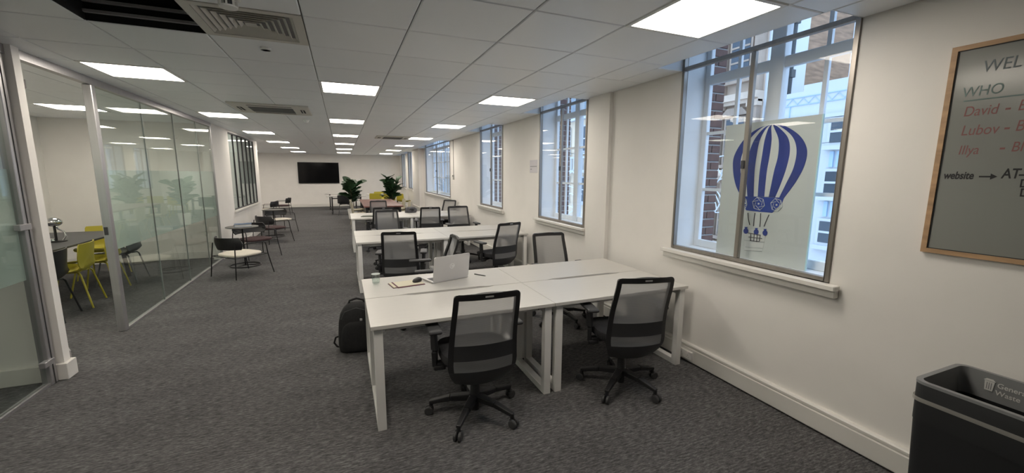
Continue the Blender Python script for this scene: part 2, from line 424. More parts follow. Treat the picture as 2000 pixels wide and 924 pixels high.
# ceiling lights
ORD = ['first', 'second', 'third', 'fourth', 'fifth', 'sixth', 'seventh', 'eighth']
root = empty('ceiling_light')
b = MB()
for q in (0, 1, 2, 3):
    a = PI/2*q; ca, sa = round(math.cos(a)), round(math.sin(a))
    pts = [(-.297, -.297), (.297, -.297), (.272, -.272), (-.272, -.272)]
    b.prism([(x*ca-y*sa, x*sa+y*ca) for x, y in pts], .016, lambda u, v, t: (u, v, -.004+t))
b.build('frame', M_trim, root)
MB().box(-.273, .273, -.273, .273, .003, .012).build('diffuser', M_lamp, root)
tag(root, '', 'ceiling light'); LST = Stamp(root)
for x, y in LIGHTS:
    k = round((y-GY0)/3)
    if x < -2.5:
        if y > 12: lab = 'ceiling light left of the walkway beyond the slatted window, %s%s' % (ORD[k-4], '' if x > -4 else ', deeper left')
        elif y > 9.5: lab = 'ceiling light in the side room behind the slatted window'
        elif y > 6: lab = 'lit square ceiling panel inside the glazed meeting room, above its table'
        elif y > 4: lab = 'ceiling panel inside the meeting room close to its doorway'
        else: lab = 'ceiling panel in the first glass room at left'
    else:
        row = {-1.965: 'partition row', -.165: 'middle row over the walkway', 1.635: 'window row over the desks'}[x]
        lab = 'lit square ceiling panel, %s, %s' % (row, 'behind the camera' if k < 0 else ORD[k]+' from the camera')
    LST.put((x+.3, y+.3, ZC), 0, lab, 'square ceiling light panels')

# louvred air diffuser
t = thing('air_diffuser', 'square louvred ceiling air diffuser beside the missing black ceiling tile', 'air vent', (DIFF[0]+.3, DIFF[1]+.3, ZC))
b = MB()
def sq_ring(b, o0, i0, zo, zi):
    P = [(-1, -1), (1, -1), (1, 1), (-1, 1)]
    b.add([(x*o0, y*o0, zo) for x, y in P]+[(x*i0, y*i0, zi) for x, y in P], [(i, (i+1) % 4, 4+(i+1) % 4, 4+i) for i in range(4)])
sq_ring(b, .297, .245, 0, 0); sq_ring(b, .297, .297, 0, .014)
M_vent = mat('vent_enamel', (.62, .60, .55), .5)
b.build('frame', M_vent, t, solid=.004)
for k in range(6):
    b = MB(); o0 = .243-k*.036; sq_ring(b, o0, o0-.045, .004, .046); b.build('louvre', M_vent, t, solid=.0025)
b = MB().box(-.03, .03, -.03, .03, .006, .01); b.build('centre_plate', M_vent, t)
MB().box(-.25, .25, -.25, .25, .0525, .0535).build('dark_throat', M_void, t)
t.location.z = ZC-.002
# hide slab above the throat: slab sits at LIDZ, so the diffuser is lowered into the tile opening

def cassette(x0, x1, y0, y1, label):
    t = thing('ceiling_cassette', label, 'air conditioner', ((x0+x1)/2, (y0+y1)/2, ZC), 0, 'ceiling cassette air conditioners')
    hx, hy = (x1-x0)/2, (y1-y0)/2
    MB().box(-hx, hx, -hy, hy, -.022, .004).build('fascia', M_vent, t, bevel=.012, seg=2)
    g = MB().box(-hx*.56, hx*.56, -hy*.52, hy*.52, -.0265, -.022).build('intake_grille', mat('grille_dark', (.10, .10, .10), .6), t)
    for k in range(9):
        y = -hy*.5+hy*k/9
        MB().box(-hx*.56, hx*.56, y, y+.006, -.029, -.0265).build('grille_bar', mat('grille_bar', (.20, .20, .20), .6), g)
    for sx, sy, lx, ly in ((0, 1, hx*.55, .028), (0, -1, hx*.55, .028), (1, 0, .028, hy*.36), (-1, 0, .028, hy*.36)):
        cx, cy = sx*hx*.80, sy*hy*.78
        s_ = MB().box(cx-lx, cx+lx, cy-ly, cy+ly, -.0245, -.022).build('outlet_slot', M_void, t)
        b = MB()
        if sx: b.box(cx-.006, cx+.006, cy-ly, cy+ly, -.027, -.0245)
        else: b.box(cx-lx, cx+lx, cy-.008, cy+.008, -.027, -.0245)
        b.build('vane', M_vent, s_)
    return t
cassette(*CASS[0], 'cream ceiling cassette air conditioner near the glass partition')
cassette(*CASS[1], 'far ceiling cassette air conditioner above the long table side')

def dome(name, label, cat, x, y, r, h, m, ring=True):
    t = thing(name, label, cat, (x, y, ZC))
    MB().lathe([(r, 0), (r, -.012), (r*.92, -.018)]).build('base', M_trim, t)
    MB().lathe([(r*.8, -.018), (r*.72, -h*.7), (r*.45, -h), (0, -h-.004)]).build('dome', m, t, smooth=True)
    return t
dome('smoke_detector', 'small white dome smoke detector beside the ceiling cassette', 'smoke detector', -.51, 7.88, .055, .055, M_trim)
dome('smoke_detector', 'far small smoke detector in the ceiling beyond the cassette', 'smoke detector', -.50, 13.2, .055, .05, M_trim)
dome('motion_sensor', 'shallow round sensor in the tile below the air diffuser', 'sensor', -.46, 3.56, .035, .012, M_tile)
t = thing('smoke_detector', 'white caged detector cut by the top edge above the diffuser', 'smoke detector', (-.49, 2.62, ZC))
MB().lathe([(.06, 0), (.06, -.014), (.05, -.02)]).build('base', M_trim, t)
MB().lathe([(.018, -.02), (.018, -.055)]).build('core', M_blk2, t)
MB().lathe([(.042, -.052), (.042, -.060), (.0, -.062)]).build('cap', M_trim, t)
for k in range(8):
    a = PI/4*k; MB().bar((.04*math.cos(a), .04*math.sin(a), -.018), (.04*math.cos(a), .04*math.sin(a), -.054), .008, .008).build('cage_bar', M_trim, t)

# ------------------------------------------------------------------ windows in the right wall
def window(n, y0, y1, label, lock=True):
    W = struct(empty('window_%d' % n, (0, 0, 0)), label)
    ym = (y0+y1)/2; x0, x1 = XW-.012, XW+.03
    b = MB(); f = .028
    b.box(x0, x1, y0, y0+f, ZS, ZH).box(x0, x1, y1-f, y1, ZS, ZH).box(x0, x1, y0+f, y1-f, ZS, ZS+.03).box(x0, x1, y0+f, y1-f, ZH-.03, ZH)
    b.box(x0, x1, y0+f, y1-f, 2.540, 2.570)
    b.build('frame', M_brz, W, bevel=.003, seg=1)
    MB().box(x0+.006, x1-.004, ym-.018, ym+.018, ZS+.03, 2.535).build('meeting_stile', M_brz, W, bevel=.003, seg=1)
    if lock:
        o = MB().box(x0-.012, x0+.006, ym-.012, ym+.012, 1.70, 1.76).build('latch', M_blk2, W, bevel=.003, seg=1)
    for a, c, z0, z1 in ((y0+f, ym-.018, ZS+.03, 2.535), (ym+.018, y1-f, ZS+.03, 2.535), (y0+f, y1-f, 2.575, ZH-.03)):
        MB().add([(XW+.01, a, z0), (XW+.01, c, z0), (XW+.01, c, z1), (XW+.01, a, z1)], [(0, 1, 2, 3)]).build('pane', M_wglass, W)
    # inner timber sill board
    MB().box(XW-.075, XW-.012, y0-.07, y1+.07, ZS-.035, ZS-.003).box(XW-.045, XW, y0-.06, y1+.06, ZS-.085, ZS-.035).build('sill', M_trunk, W, bevel=.004, seg=1)
    # white reveal lining
    b = MB(); e = .006
    b.box(XW+.03, XO, y0, y0+e, ZS, ZH).box(XW+.03, XO, y1-e, y1, ZS, ZH).box(XW+.03, XO, y0+e, y1-e, ZS-.03, ZS+.004).box(XW+.03, XO, y0+e, y1-e, ZH-e, ZH)
    b.build('reveal', M_rev, W)
    # outer casement: stiles, centre mullion, glazing bars
    X0, X1 = 3.06, 3.105
    b = MB(); s = .05
    b.box(X0, X1, y0+e, y0+e+s, ZS+.004, ZH-e).box(X0, X1, y1-e-s, y1-e, ZS+.004, ZH-e).box(X0, X1, y0+s, y1-s, ZS+.004, ZS+.07).box(X0, X1, y0+s, y1-s, ZH-e-.05, ZH-e)
    b.box(X0-.015, X1+.015, ym-.055, ym+.055, ZS+.004, ZH-e).box(X0, X1, y0+s, y1-s, 2.44, 2.52)
    oc = b.build('outer_casement', M_sash, W, bevel=.004, seg=1)
    nb = max(1, round((y1-y0)/.66)-1)
    for k in range(2):
        a, c = (y0+s, ym-.055) if k == 0 else (ym+.055, y1-s)
        for q in range(1, nb+1):
            yy = a+(c-a)*q/(nb+1); MB().box(X0+.012, X1-.008, yy-.014, yy+.014, ZS+.07, ZH-.056).build('glazing_bar', M_sash, W)
        for zz in (1.52, 2.02): MB().box(X0+.010, X1-.010, a, c, zz-.013, zz+.013).build('glazing_bar', M_sash, W)
        MB().add([(3.084, a, ZS+.07), (3.084, c, ZS+.07), (3.084, c, ZH-.05), (3.084, a, ZH-.05)], [(0, 1, 2, 3)]).build('outer_pane', M_wglass, W)
    return W
window(1, *WIN[0], 'nearest window, the one holding the balloon board')
window(2, *WIN[1], 'second window from the camera, right of the small paper notice')
window(3, *WIN[2], 'third window from the camera, narrow in view with brick beyond')
window(4, *WIN[3], 'wide window beyond the third desk island')
window(5, *WIN[4], 'narrow bright window beyond the far pier', False)
window(6, *WIN[5], 'last bright window beside the far end wall', False)

# slatted internal window in the left wall
W = struct(empty('window_7'), 'tall internal window divided by black slats, by the lounge chairs')
x0, x1 = XG-.012, XG+.016
b = MB().box(x0, x1, WY0, WY0+.025, WZ0, WZ1).box(x0, x1, WY1-.025, WY1, WZ0, WZ1).box(x0, x1, WY0, WY1, WZ0, WZ0+.025).box(x0, x1, WY0, WY1, WZ1-.03, WZ1)
b.build('frame', M_blk2, W)
MB().box(XG-.02, XG+.06, WY0-.05, WY1+.05, WZ0-.045, WZ0).build('sill', M_trunk, W, bevel=.004, seg=1)
n = 6
for k in range(1, n):
    y = WY0+(WY1-WY0)*k/n; MB().box(x0+.004, x1+.004, y-.009, y+.009, WZ0+.025, WZ1-.03).build('slat', M_blk, W)
for k in range(n):
    a, c = WY0+(WY1-WY0)*k/n+.02, WY0+(WY1-WY0)*(k+1)/n-.02
    MB().add([(XG, a, WZ0), (XG, c, WZ0), (XG, c, WZ1), (XG, a, WZ1)], [(0, 1, 2, 3)]).build('pane', M_wglass, W)
    MB().add([(XG-.006, a, WZ0), (XG-.006, c, WZ0), (XG-.006, c, WZ1), (XG-.006, a, WZ1)], [(0, 1, 2, 3)]).build('frosted_film', MATS.get('slat_film') or veil('slat_film', (.60, .67, .63), .88, .5), W)

# ------------------------------------------------------------------ glass partitions on the left
P = struct(empty('wall_glass_meeting'), 'clear meeting room partition with a frosted band')
MB().box(XG-.022, XG+.022, 5.36, 9.2, 0, .022).build('floor_rail', M_alu, P)
MB().box(XG-.04, XG+.03, 5.29, 5.36, 0, 2.475).build('door_post', M_alu, P, bevel=.006, seg=1)
MB().box(XG-.03, XG+.0, 5.286, 5.29, 1.02, 1.10).build('strike_plate', M_blk2, P)
MB().box(XG-.02, XG+.02, 9.165, 9.2, .02, 2.475).build('end_channel', M_alu, P)
js = [5.36, 6.40, 7.40, 8.40, 9.165]
for a, c in zip(js[:-1], js[1:]):
    p = MB().box(XG-.006, XG+.006, a+.003, c-.003, .022, 2.475).build('pane', M_glass, P)
    MB().add([(XG-.0085, a+.003, .85), (XG-.0085, c-.003, .85), (XG-.0085, c-.003, 1.665), (XG-.0085, a+.003, 1.665)], [(0, 1, 2, 3)]).build('frosted_band', M_frost, p)
for y in js[1:-1]: MB().box(XG-.007, XG+.007, y-.003, y+.003, .022, 2.475).build('joint', mat('joint_silicone', (.30, .33, .32), .4), P)
P = struct(empty('wall_glass_front'), 'glass partition of the first room at the left edge')
MB().box(XG-.022, XG+.022, YN, 4.10, 0, .022).build('floor_rail', M_alu, P)
MB().box(XG-.03, XG+.03, 4.10, 4.175, 0, 2.475).build('end_post', M_alu, P, bevel=.004, seg=1)
MB().box(XG+.030, XG+.034, 4.134, 4.140, 0, 2.475).build('post_groove', M_blk2, P)
js = [4.10, 3.15, 2.2, 1.2, 0.2, -.8, -1.8, YN]
for c, a in zip(js[:-1], js[1:]):
    p = MB().box(XG-.006, XG+.006, a+.003, c-.003, .022, 2.475).build('pane', M_glass, P)
    MB().add([(XG-.0085, a+.003, .85), (XG-.0085, c-.003, .85), (XG-.0085, c-.003, 1.665), (XG-.0085, a+.003, 1.665)], [(0, 1, 2, 3)]).build('frosted_band', M_frost, p)
for z in (1.245, .19): MB().box(XG+.006, XG+.045, 4.03, 4.15, z-.022, z+.022).build('patch_hinge', M_alu, P, bevel=.003, seg=1)
# open glass door leaf, hinged at the white wall end and swung into the meeting room
D = struct(empty('door_1', (XG+.02, 4.36, 0), math.radians(121)), 'frameless glass door swung open into the meeting room')
MB().box(0, .84, -.005, .005, .012, 2.46).build('leaf', M_glass, D)
MB().box(0, .84, -.0065, -.0062, .85, 1.665).build('frosted_band', M_frost, D)
for z in (.15, 2.30): MB().box(-.02, .09, -.014, .014, z-.03, z+.03).build('hinge', M_alu, D)
MB().tube([(.77, .005, .95), (.77, .05, .95), (.77, .05, 1.25), (.77, .005, 1.25)], .009).build('handle', M_alu, D)

# ================================================================== desks
DESK_H, DT = .715, .025
def make_desk(wd=1.285, dp=.612):
    """origin at floor, x 0..wd, y 0..dp; front edge at y=0, cable scallop in the rear edge"""
    r = empty('desk'); tag(r, '', 'desk')
    s0, s1, k = .27*wd, .77*wd, .022
    poly = [(0, 0), (wd, 0), (wd, dp), (s1+.05, dp), (s1-.02, dp-k), (s0+.02, dp-k), (s0-.05, dp), (0, dp)]
    MB().prism(poly, DT, lambda a, c, t: (a, c, DESK_H-DT+t)).build('desk_top', M_white, r, bevel=.0015, seg=1)
    for x in (.018, wd-.018-.055):
        b = MB(); L = .055; T_ = .05; y0, y1 = .015, dp-.02; zt = DESK_H-DT
        b.box(x, x+L, y0, y0+T_, 0, zt).box(x, x+L, y1-T_, y1, 0, zt).box(x, x+L, y0+T_, y1-T_, 0, .05).box(x, x+L, y0+T_, y1-T_, zt-.05, zt)
        b.build('leg_frame', M_wsteel, r, bevel=.002, seg=1)
    MB().box(.09, wd-.09, .10, .13, DESK_H-DT-.05, DESK_H-DT).build('support_rail', M_wsteel, r)
    b = MB().box(.2, wd-.2, dp-.16, dp-.155, DESK_H-.14, DESK_H-DT).box(.2, wd-.2, dp-.155, dp-.05, DESK_H-.14, DESK_H-.135)
    b.build('cable_tray', M_wsteel, r)
    return r
DK = Stamp(make_desk())
ISL = [(.112, 2.53, 'nearest desk island'), (.13, 5.83, 'middle desk island'), (.13, 9.0, 'far desk island')]
extra = {(0, 0, 0): 'white desk at the front left corner, a mesh chair pushed in', (0, 0, 1): 'white desk at the front right of the nearest island, against the wall',
         (0, 1, 0): 'white desk carrying the laptop and the glass', (0, 1, 1): 'empty white desk behind the front right desk, by the pier'}
for i, (x, y, nm) in enumerate(ISL):
    for back in (0, 1):
        for col in (0, 1):
            lab = extra.get((i, back, col)) or 'white desk of the %s, %s, %s' % (nm, 'facing the end wall side' if back else 'on the camera side', 'window end' if col else 'walkway end')
            if back: DK.put((x+1.288*(col+1)-.003, y+1.232, 0), PI, lab, 'white bench desks')
            else: DK.put((x+1.288*col, y, 0), 0, lab, 'white bench desks')

# ================================================================== task chairs
def make_task_chair():
    r = empty('office_chair'); tag(r, '', 'chair')
    for k in range(5):
        a = math.radians(90+72*k); c, s = math.cos(a), math.sin(a)
        b = MB().bar((.02*c, .02*s, .125), (.17*c, .17*s, .118), .06, .045, .046, .036)
        b.bar((.17*c, .17*s, .118), (.315*c, .315*s, .088), .046, .036, .032, .026)
        b.build('base_leg', M_blk, r, bevel=.006, seg=2, merge=False)
        cas = MB().cyl((.305*c, .305*s, .09), (.305*c, .305*s, .05), .013).bar((.305*c-.02*s, .305*s+.02*c, .052), (.305*c+.02*s, .305*s-.02*c, .052), .016, .02).build('castor', M_blk, r)
        for q in (-1, 1):
            p = Vector((.318*c-.016*q*s, .318*s+.016*q*c, .030)); d = Vector((-s, c, 0))*.010
            MB().tube([p-d, p-d*.7, p+d*.7, p+d], [.024, .030, .030, .024], 16).build('wheel', M_whl, cas)
    MB().lathe([(.046, .10), (.046, .135), (.034, .15), (.030, .27), (.022, .275), (.022, .38)]).build('gas_lift', M_blk, r, smooth=True)
    MB().lathe([(.028, .03), (.028, .10)]).build('lift_foot', M_blk, r)
    MB().box(-.10, .10, -.15, .12, .375, .43).build('tilt_mechanism', M_blk2, r, bevel=.015)
    lv = MB().tube([(-.08, .0, .40), (-.22, -.02, .385)], .007).build('tilt_lever', M_blk, r)
    MB().box(-.285, -.205, -.04, .0, .37, .40).build('lever_paddle', M_blk, lv, bevel=.008)
    # seat
    pts = []
    for i in range(28):
        a = 2*PI*i/28; ca, sa = math.cos(a), math.sin(a)
        pts.append((.240*math.copysign(abs(ca)**.5, ca), .035+.225*math.copysign(abs(sa)**.55, sa)))
    b = MB(); n = len(pts); vs = []
    for z, k in ((.425, .90), (.44, .985), (.475, 1), (.492, .97), (.500, .86), (.503, .5)):
        vs += [(x*k, .035+(y-.035)*k, z-(.012*((y-.0)/.24)**2 if y > 0 and z > .45 else 0)) for x, y in pts]
    fs = [tuple(range(n-1, -1, -1)), tuple(range(5*n, 6*n))]
    for i in range(5): fs += [(i*n+j, i*n+(j+1) % n, (i+1)*n+(j+1) % n, (i+1)*n+j) for j in range(n)]
    b.add(vs, fs).build('seat', M_seatf, r, smooth=True)
    # arms
    for sx in (-1, 1):
        b = MB()
        b.bar((sx*.12, .0, .405), (sx*.262, .0, .405), .06, .022).bar((sx*.270, .0, .392), (sx*.272, -.005, .50), .03, .05, .032, .065).bar((sx*.272, -.005, .50), (sx*.275, .0, .64), .026, .055, .024, .05)
        ar = b.build('armrest', M_blk, r, bevel=.006, seg=2, merge=False)
        MB().box(sx*.275-.043, sx*.275+.043, -.10, .15, .638, .664).build('arm_pad', M_blk2, ar, bevel=.011, seg=2)
    # backrest surface
    Z0, Z1 = .312, .962
    def hw(t):
        w_ = .165+.061*math.sin(PI/2*min(1, t/.26)) if t < .26 else .226-.022*(t-.26)/.74
        d = (1-t)*(Z1-Z0)
        if d < .03: w_ -= .03-math.sqrt(max(0, .03**2-(.03-d)**2))
        return w_
    def P(s, t):
        x = s*hw(t); z = Z0+(Z1-Z0)*t
        y = -.215-.075*t+.030*math.sin(PI*min(1, t*1.15))-.045*max(0, t-.55)+ .05*(s*s)*(1-.55*t) + (.075*(1-t/.20)**1.6 if t < .20 else 0)
        return (x, y-.05, z)
    TT = [0, .05, .1, .15, .185, .22, .26, .30, .35, .40, .46, .52, .60, .68, .76, .84, .90, .94, .955, .97, .98, .99, .997, 1]
    SS = [-1, -.925, -.85, -.6, -.4, -.2, 0, .2, .4, .6, .85, .925, 1]
    def region(t0, t1, s0, s1):
        return [[P(s, t) for s in SS if s0-1e-6 <= s <= s1+1e-6] for t in TT if t0-1e-6 <= t <= t1+1e-6]
    b = MB().grid(region(.185, 1, -1, -.85)).grid(region(.185, 1, .85, 1)).grid(region(.94, 1, -.85, .85))
    fr = b.build('back_frame', M_blk, r, solid=.022, smooth=True)
    c = P(0, .975); MB().cbox((0, c[1]-.0115, c[2]), (.05, .003, .009)).build('badge', M_brm, fr)
    MB().grid(region(0, .185, -1, 1)).build('back_shell', M_blk2, r, solid=.024, smooth=True)
    MB().grid(region(.30, .46, -.85, .85)).build('lumbar_band', M_lumb, r, solid=.012, smooth=True)
    MB().grid(region(.46, .94, -.85, .85)).build('back_mesh', M_mesh, r, smooth=True)
    MB().grid(region(.185, .30, -.85, .85)).build('lower_mesh', M_mesh, r, smooth=True)
    MB().bar((0, -.10, .40), (0, -.20, .47), .12, .03).build('back_bracket', M_blk2, r, bevel=.006)
    return r
TC = Stamp(make_task_chair())
G = 'black mesh office chairs at the desks'
D2R = math.radians
CH = [(.775, 2.52, 0, -3, 'mesh office chair at the front left desk, nearest the camera'),
      (1.955, 2.45, 0, -14, 'mesh office chair at the front right desk, beside the wall socket'),
      (2.22, 3.92, 0, 178, 'grey-looking mesh chair behind the nearest island, below the second window'),
      (.80, 4.40, 0, 87, 'mesh chair seen edge-on just behind the laptop'),
      (.66, 5.28, 0, -12, 'mesh chair with broad back directly behind the water glass, at the middle island'),
      (2.10, 5.68, 0, 16, 'mesh chair turned left at the window end of the middle island'),
      (.74, 7.42, .02, 183, 'mesh chair facing the camera across the middle island, walkway end'),
      (2.08, 7.48, .06, 180, 'taller mesh chair facing the camera across the middle island, window end'),
      (.74, 9.02, 0, 2, 'mesh chair at the far island, partly behind another chair back'),
      (1.70, 8.78, 0, -6, 'black-framed mesh chair in the middle of the far island, camera side'),
      (.82, 10.55, 0, 180, 'mesh chair behind the far island in front of the red-brown table'),
      (2.36, 10.42, 0, 128, 'mesh chair turned sideways behind the far island under the wide window')]
BASE = {0: 2, 1: -6, 2: 10, 3: 30, 4: 20, 5: 40, 6: 15, 7: 5, 8: 28, 9: 12, 10: 33, 11: 9}      # each five-star base stands turned its own way
for i, (x, y, dz, a, lab) in enumerate(CH):
    o = TC.put((x, y, 0), D2R(a), lab, G)
    for ch in o.children:
        if ch.name.split('.')[0] in ('base_leg', 'castor'): ch.rotation_euler = (0, 0, D2R(BASE[i]))
    if dz:                                            # seat raised on its gas lift
        for ch in o.children:
            if ch.name.split('.')[0] not in ('base_leg', 'castor', 'lift_foot'): ch.location.z += dz

# ================================================================== things on and by the nearest island
ZT = DESK_H
t = thing('laptop', 'open silver laptop with round logo on its lid', 'laptop', (.845, 3.435, ZT), math.atan2(.13, .39))
wl, dl = .365, .245
MB().box(-wl/2, wl/2, 0, dl, .002, .016).build('base', M_silver, t, bevel=.004, seg=2)
kb = MB().box(-wl/2+.02, wl/2-.02, .035, .135, .016, .0175).build('keyboard', M_blk2, t)
MB().box(-.055, .055, .15, .225, .016, .0165).build('touchpad', mat('touchpad', (.5, .5, .5), .4, .3), t)
MB().cyl((-.14, .008, .016), (.14, .008, .016), .006).build('hinge', M_blk2, t)
ang = math.radians(8)
def lidp(x, h, o): return (x, .004-h*math.sin(ang)-o*math.cos(ang), .014+h*math.cos(ang)-o*math.sin(ang))
b = MB().prism([(-wl/2+.01, 0), (wl/2-.01, 0), (wl/2, .01), (wl/2, .213), (wl/2-.01, .223), (-wl/2+.01, .223), (-wl/2, .213), (-wl/2, .01)], .007, lambda a, c, o: lidp(a, c, o))
lid = b.build('lid', M_silver, t, bevel=.0015, seg=1)
MB().prism([(-wl/2+.008, .012), (wl/2-.008, .012), (wl/2-.008, .216), (-wl/2+.008, .216)], .0008, lambda a, c, o: lidp(a, c, -o)).build('screen', M_tv, lid)
M_logo = mat('logo_pale', (.95, .95, .95), .3)
ring = MB(); n = 28
for i in range(n):
    a0, a1 = 2*PI*i/n, 2*PI*(i+1)/n; q = []
    for rr in (.0235, .0205): q += [(rr*math.cos(a0), rr*math.sin(a0)), (rr*math.cos(a1), rr*math.sin(a1))]
    ring.add([lidp(x, .125+y, .0076) for x, y in q], [(0, 1, 3, 2)])
ring.build('logo_ring', M_logo, lid)
o = lidp(-.0155, .116, .0078)
lettering('logo_letters', 'hp', .034, M_logo, lid, o, (1, 0, 0), (0, -math.sin(ang), math.cos(ang)), shear=.35, extrude=.0003)

t = thing('drinking_glass', 'short clear drinking glass half full of water at the desk corner', 'glass', (.222, 3.56, ZT))
M_tum = glass('tumbler_glass', (.965, .99, .98), .06)
MB().lathe([(0, .001), (.026, .001), (.031, .008), (.034, .05), (.0365, .088), (.0345, .088), (.032, .05), (.029, .012), (0, .010)], n=28).build('tumbler', M_tum, t, smooth=True)
MB().lathe([(0, .0105), (.0285, .0125), (.0312, .046), (0, .046)], n=28).build('water', glass('water', (.95, .985, .975), .04), t, smooth=True)
MB().lathe([(.0345, .0865), (.0365, .0865), (.0368, .0885), (.0342, .0885), (.0345, .0865)], n=28).build('rim', mat('glass_rim', (.75, .82, .80), .1), t, smooth=True)

t = thing('notebook', 'flat pale notebook with dark red edge beside the mouse', 'notebook', (.46, 3.46, ZT), math.atan2(.05, .30))
MB().box(-.135, .135, -.085, .085, 0, .002).build('cover', mat('notebook_cover', (.10, .03, .05), .6), t)
MB().box(-.128, .131, -.078, .081, .002, .008).build('pages', mat('notebook_pages', (.70, .66, .52), .8), t)
MB().box(-.105, -.092, -.0865, .0865, .008, .0092).build('elastic_band', mat('notebook_band', (.13, .03, .06), .6), t)
MB().box(-.10, .135, -.096, -.086, 0, .006).build('pen_loop', mat('notebook_band', (.13, .03, .06)), t, bevel=.002, seg=1)
t = thing('computer_mouse', 'black computer mouse resting on the notebook', 'mouse', (.555, 3.475, ZT+.0082), D2R(-60))
vs = [[(r_*.029*math.cos(a), r_*.048*math.sin(a), h+.004*math.sin(a)*(h > .01)) for a in [2*PI*i/20 for i in range(20)]] for r_, h in ((.85, 0), (1, .008), (.96, .018), (.78, .028), (.45, .033), (.1, .0345))]
b = MB(); b.add([p for r0 in vs for p in r0], [(i*20+j, i*20+(j+1) % 20, (i+1)*20+(j+1) % 20, (i+1)*20+j) for i in range(5) for j in range(20)]+[tuple(range(19, -1, -1)), tuple(range(100, 120))])
b.build('body', M_blk, t, smooth=True)
MB().lathe([(.001, -.003), (.008, -.003), (.008, .003), (.001, .003)], (0, .025, .0275), 14, 'x').build('scroll_wheel', M_whl, t)
t = thing('pen', 'black pen lying on the desk right of the laptop', 'pen', (1.14, 3.515, ZT), math.atan2(-.11, .08))
MB().tube([(-.066, 0, .0045), (-.062, 0, .0045), (.050, 0, .0045), (.066, 0, .0045)], [.0036, .0045, .0045, .001], 10).build('barrel', M_blk, t)
MB().box(-.064, -.025, -.001, .001, .009, .0105).build('clip', M_brm, t)

# backpack
t = thing('backpack', 'black backpack standing on the carpet against the desk leg', 'backpack', (.06, 3.93, 0), D2R(-8))
rows_ = []
for z, hx, hy in ((0, .14, .075), (.012, .160, .09), (.08, .168, .10), (.18, .166, .10), (.28, .160, .092), (.36, .145, .08), (.41, .118, .064), (.445, .08, .045), (.455, .04, .02)):
    rows_.append([(hx*math.copysign(abs(math.cos(a))**.55, math.cos(a)), hy*math.copysign(abs(math.sin(a))**.6, math.sin(a))+.03*(z/.45)**2, z) for a in [2*PI*i/28 for i in range(28)]])
b = MB(); b.add([p for r0 in rows_ for p in r0], [(i*28+j, i*28+(j+1) % 28, (i+1)*28+(j+1) % 28, (i+1)*28+j) for i in range(8) for j in range(28)]+[tuple(range(27, -1, -1)), tuple(range(8*28, 9*28))])
b.build('main_bag', M_bpk, t, smooth=True)
rr = [[(x*.82, y*.35-.074, z*.62+.02) for x, y, z in r0] for r0 in rows_]
b = MB(); b.add([p for r0 in rr for p in r0], [(i*28+j, i*28+(j+1) % 28, (i+1)*28+(j+1) % 28, (i+1)*28+j) for i in range(8) for j in range(28)]+[tuple(range(27, -1, -1)), tuple(range(8*28, 9*28))])
b.build('front_pocket', M_bpk, t, smooth=True)
MB().tube([(-.075, .02, .43), (-.06, .03, .47), (0, .035, .487), (.06, .03, .47), (.075, .02, .43)], .010).build('top_handle', M_bpk, t, smooth=True)
MB().tube([(-.155, .02, .14), (-.20, .03, .12), (-.215, .03, .07), (-.19, .03, .03), (-.155, .03, .025)], .009).build('side_strap', M_bpk, t, smooth=True)
MB().tube([(-.13, -.052, .32), (-.10, -.045, .385), (0, -.035, .415), (.10, -.045, .385), (.13, -.052, .32)], .004).build('zip', M_blk2, t)
MB().cbox((.045, -.081, .315), (.022, .006, .022)).build('emblem', M_brm, t, bevel=.004)

# small things on the far island
t = thing('bag', 'small crumpled dark grey bag on the far desk edge', 'bag', (1.50, 10.02, DESK_H), .2)
b = MB(); R0 = []
for z, k in ((0, .95), (.04, 1.05), (.09, .95), (.125, .7), (.14, .3)):
    R0.append([(.14*k*math.cos(a)*(1+.16*math.sin(3*a+z*30)), .09*k*math.sin(a)*(1+.14*math.cos(4*a+z*22)), z) for a in [2*PI*i/24 for i in range(24)]])
b.add([p for r0 in R0 for p in r0], [(i*24+j, i*24+(j+1) % 24, (i+1)*24+(j+1) % 24, (i+1)*24+j) for i in range(4) for j in range(24)]+[tuple(range(23, -1, -1)), tuple(range(96, 120))])
b.build('body', mat('bag_grey', (.10, .10, .11), .7, noise=.5, nscale=(14, 14, 14)), t, smooth=True)
MB().tube([(-.06, -.085, .07), (-.03, -.10, .10), (.02, -.10, .09), (.04, -.09, .05)], .012).build('strap', M_blk, t)
MB().lathe([(.0, -.008), (.028, -.008), (.028, .008), (.0, .008)], (0, -.095, .06), 16, 'y').build('buckle', M_blk, t)
t = thing('document_folder', 'flat dark green folder lying on the far desk by the walkway', 'folder', (.50, 9.38, DESK_H), -.25)
MB().box(-.15, .15, -.11, .11, 0, .006).build('cover', mat('folder_green', (.035, .05, .035), .6), t)
MB().box(-.145, .152, -.105, .105, .006, .010).build('sheets', mat('folder_sheets', (.06, .075, .05), .6), t)

# ================================================================== right wall: board, bin, socket, notice, conduit
t = thing('writing_board', 'grey writing board in oak frame with handwritten notes', 'whiteboard', (XW, 0, 0))
y1, y0, z0, z1 = 1.115, -.45, 1.262, 2.268
MB().box(-.022, 0, y0, y1, z0, z0+.022).box(-.022, 0, y0, y1, z1-.022, z1).box(-.022, 0, y0, y0+.022, z0+.022, z1-.022).box(-.022, 0, y1-.022, y1, z0+.022, z1-.022).build('frame', M_oak, t)
MB().box(-.014, -.002, y0+.022, y1-.022, z0+.022, z1-.022).build('surface', M_board, t)
MB().box(-.0165, -.014, y0+.022, y0+.027, z0+.022, z1-.022).box(-.0165, -.014, y1-.027, y1-.022, z0+.022, z1-.022).box(-.0165, -.014, y0+.022, y1-.022, z0+.022, z0+.026).box(-.0165, -.014, y0+.022, y1-.022, z1-.026, z1-.022).build('shadow_gap', M_blk, t)
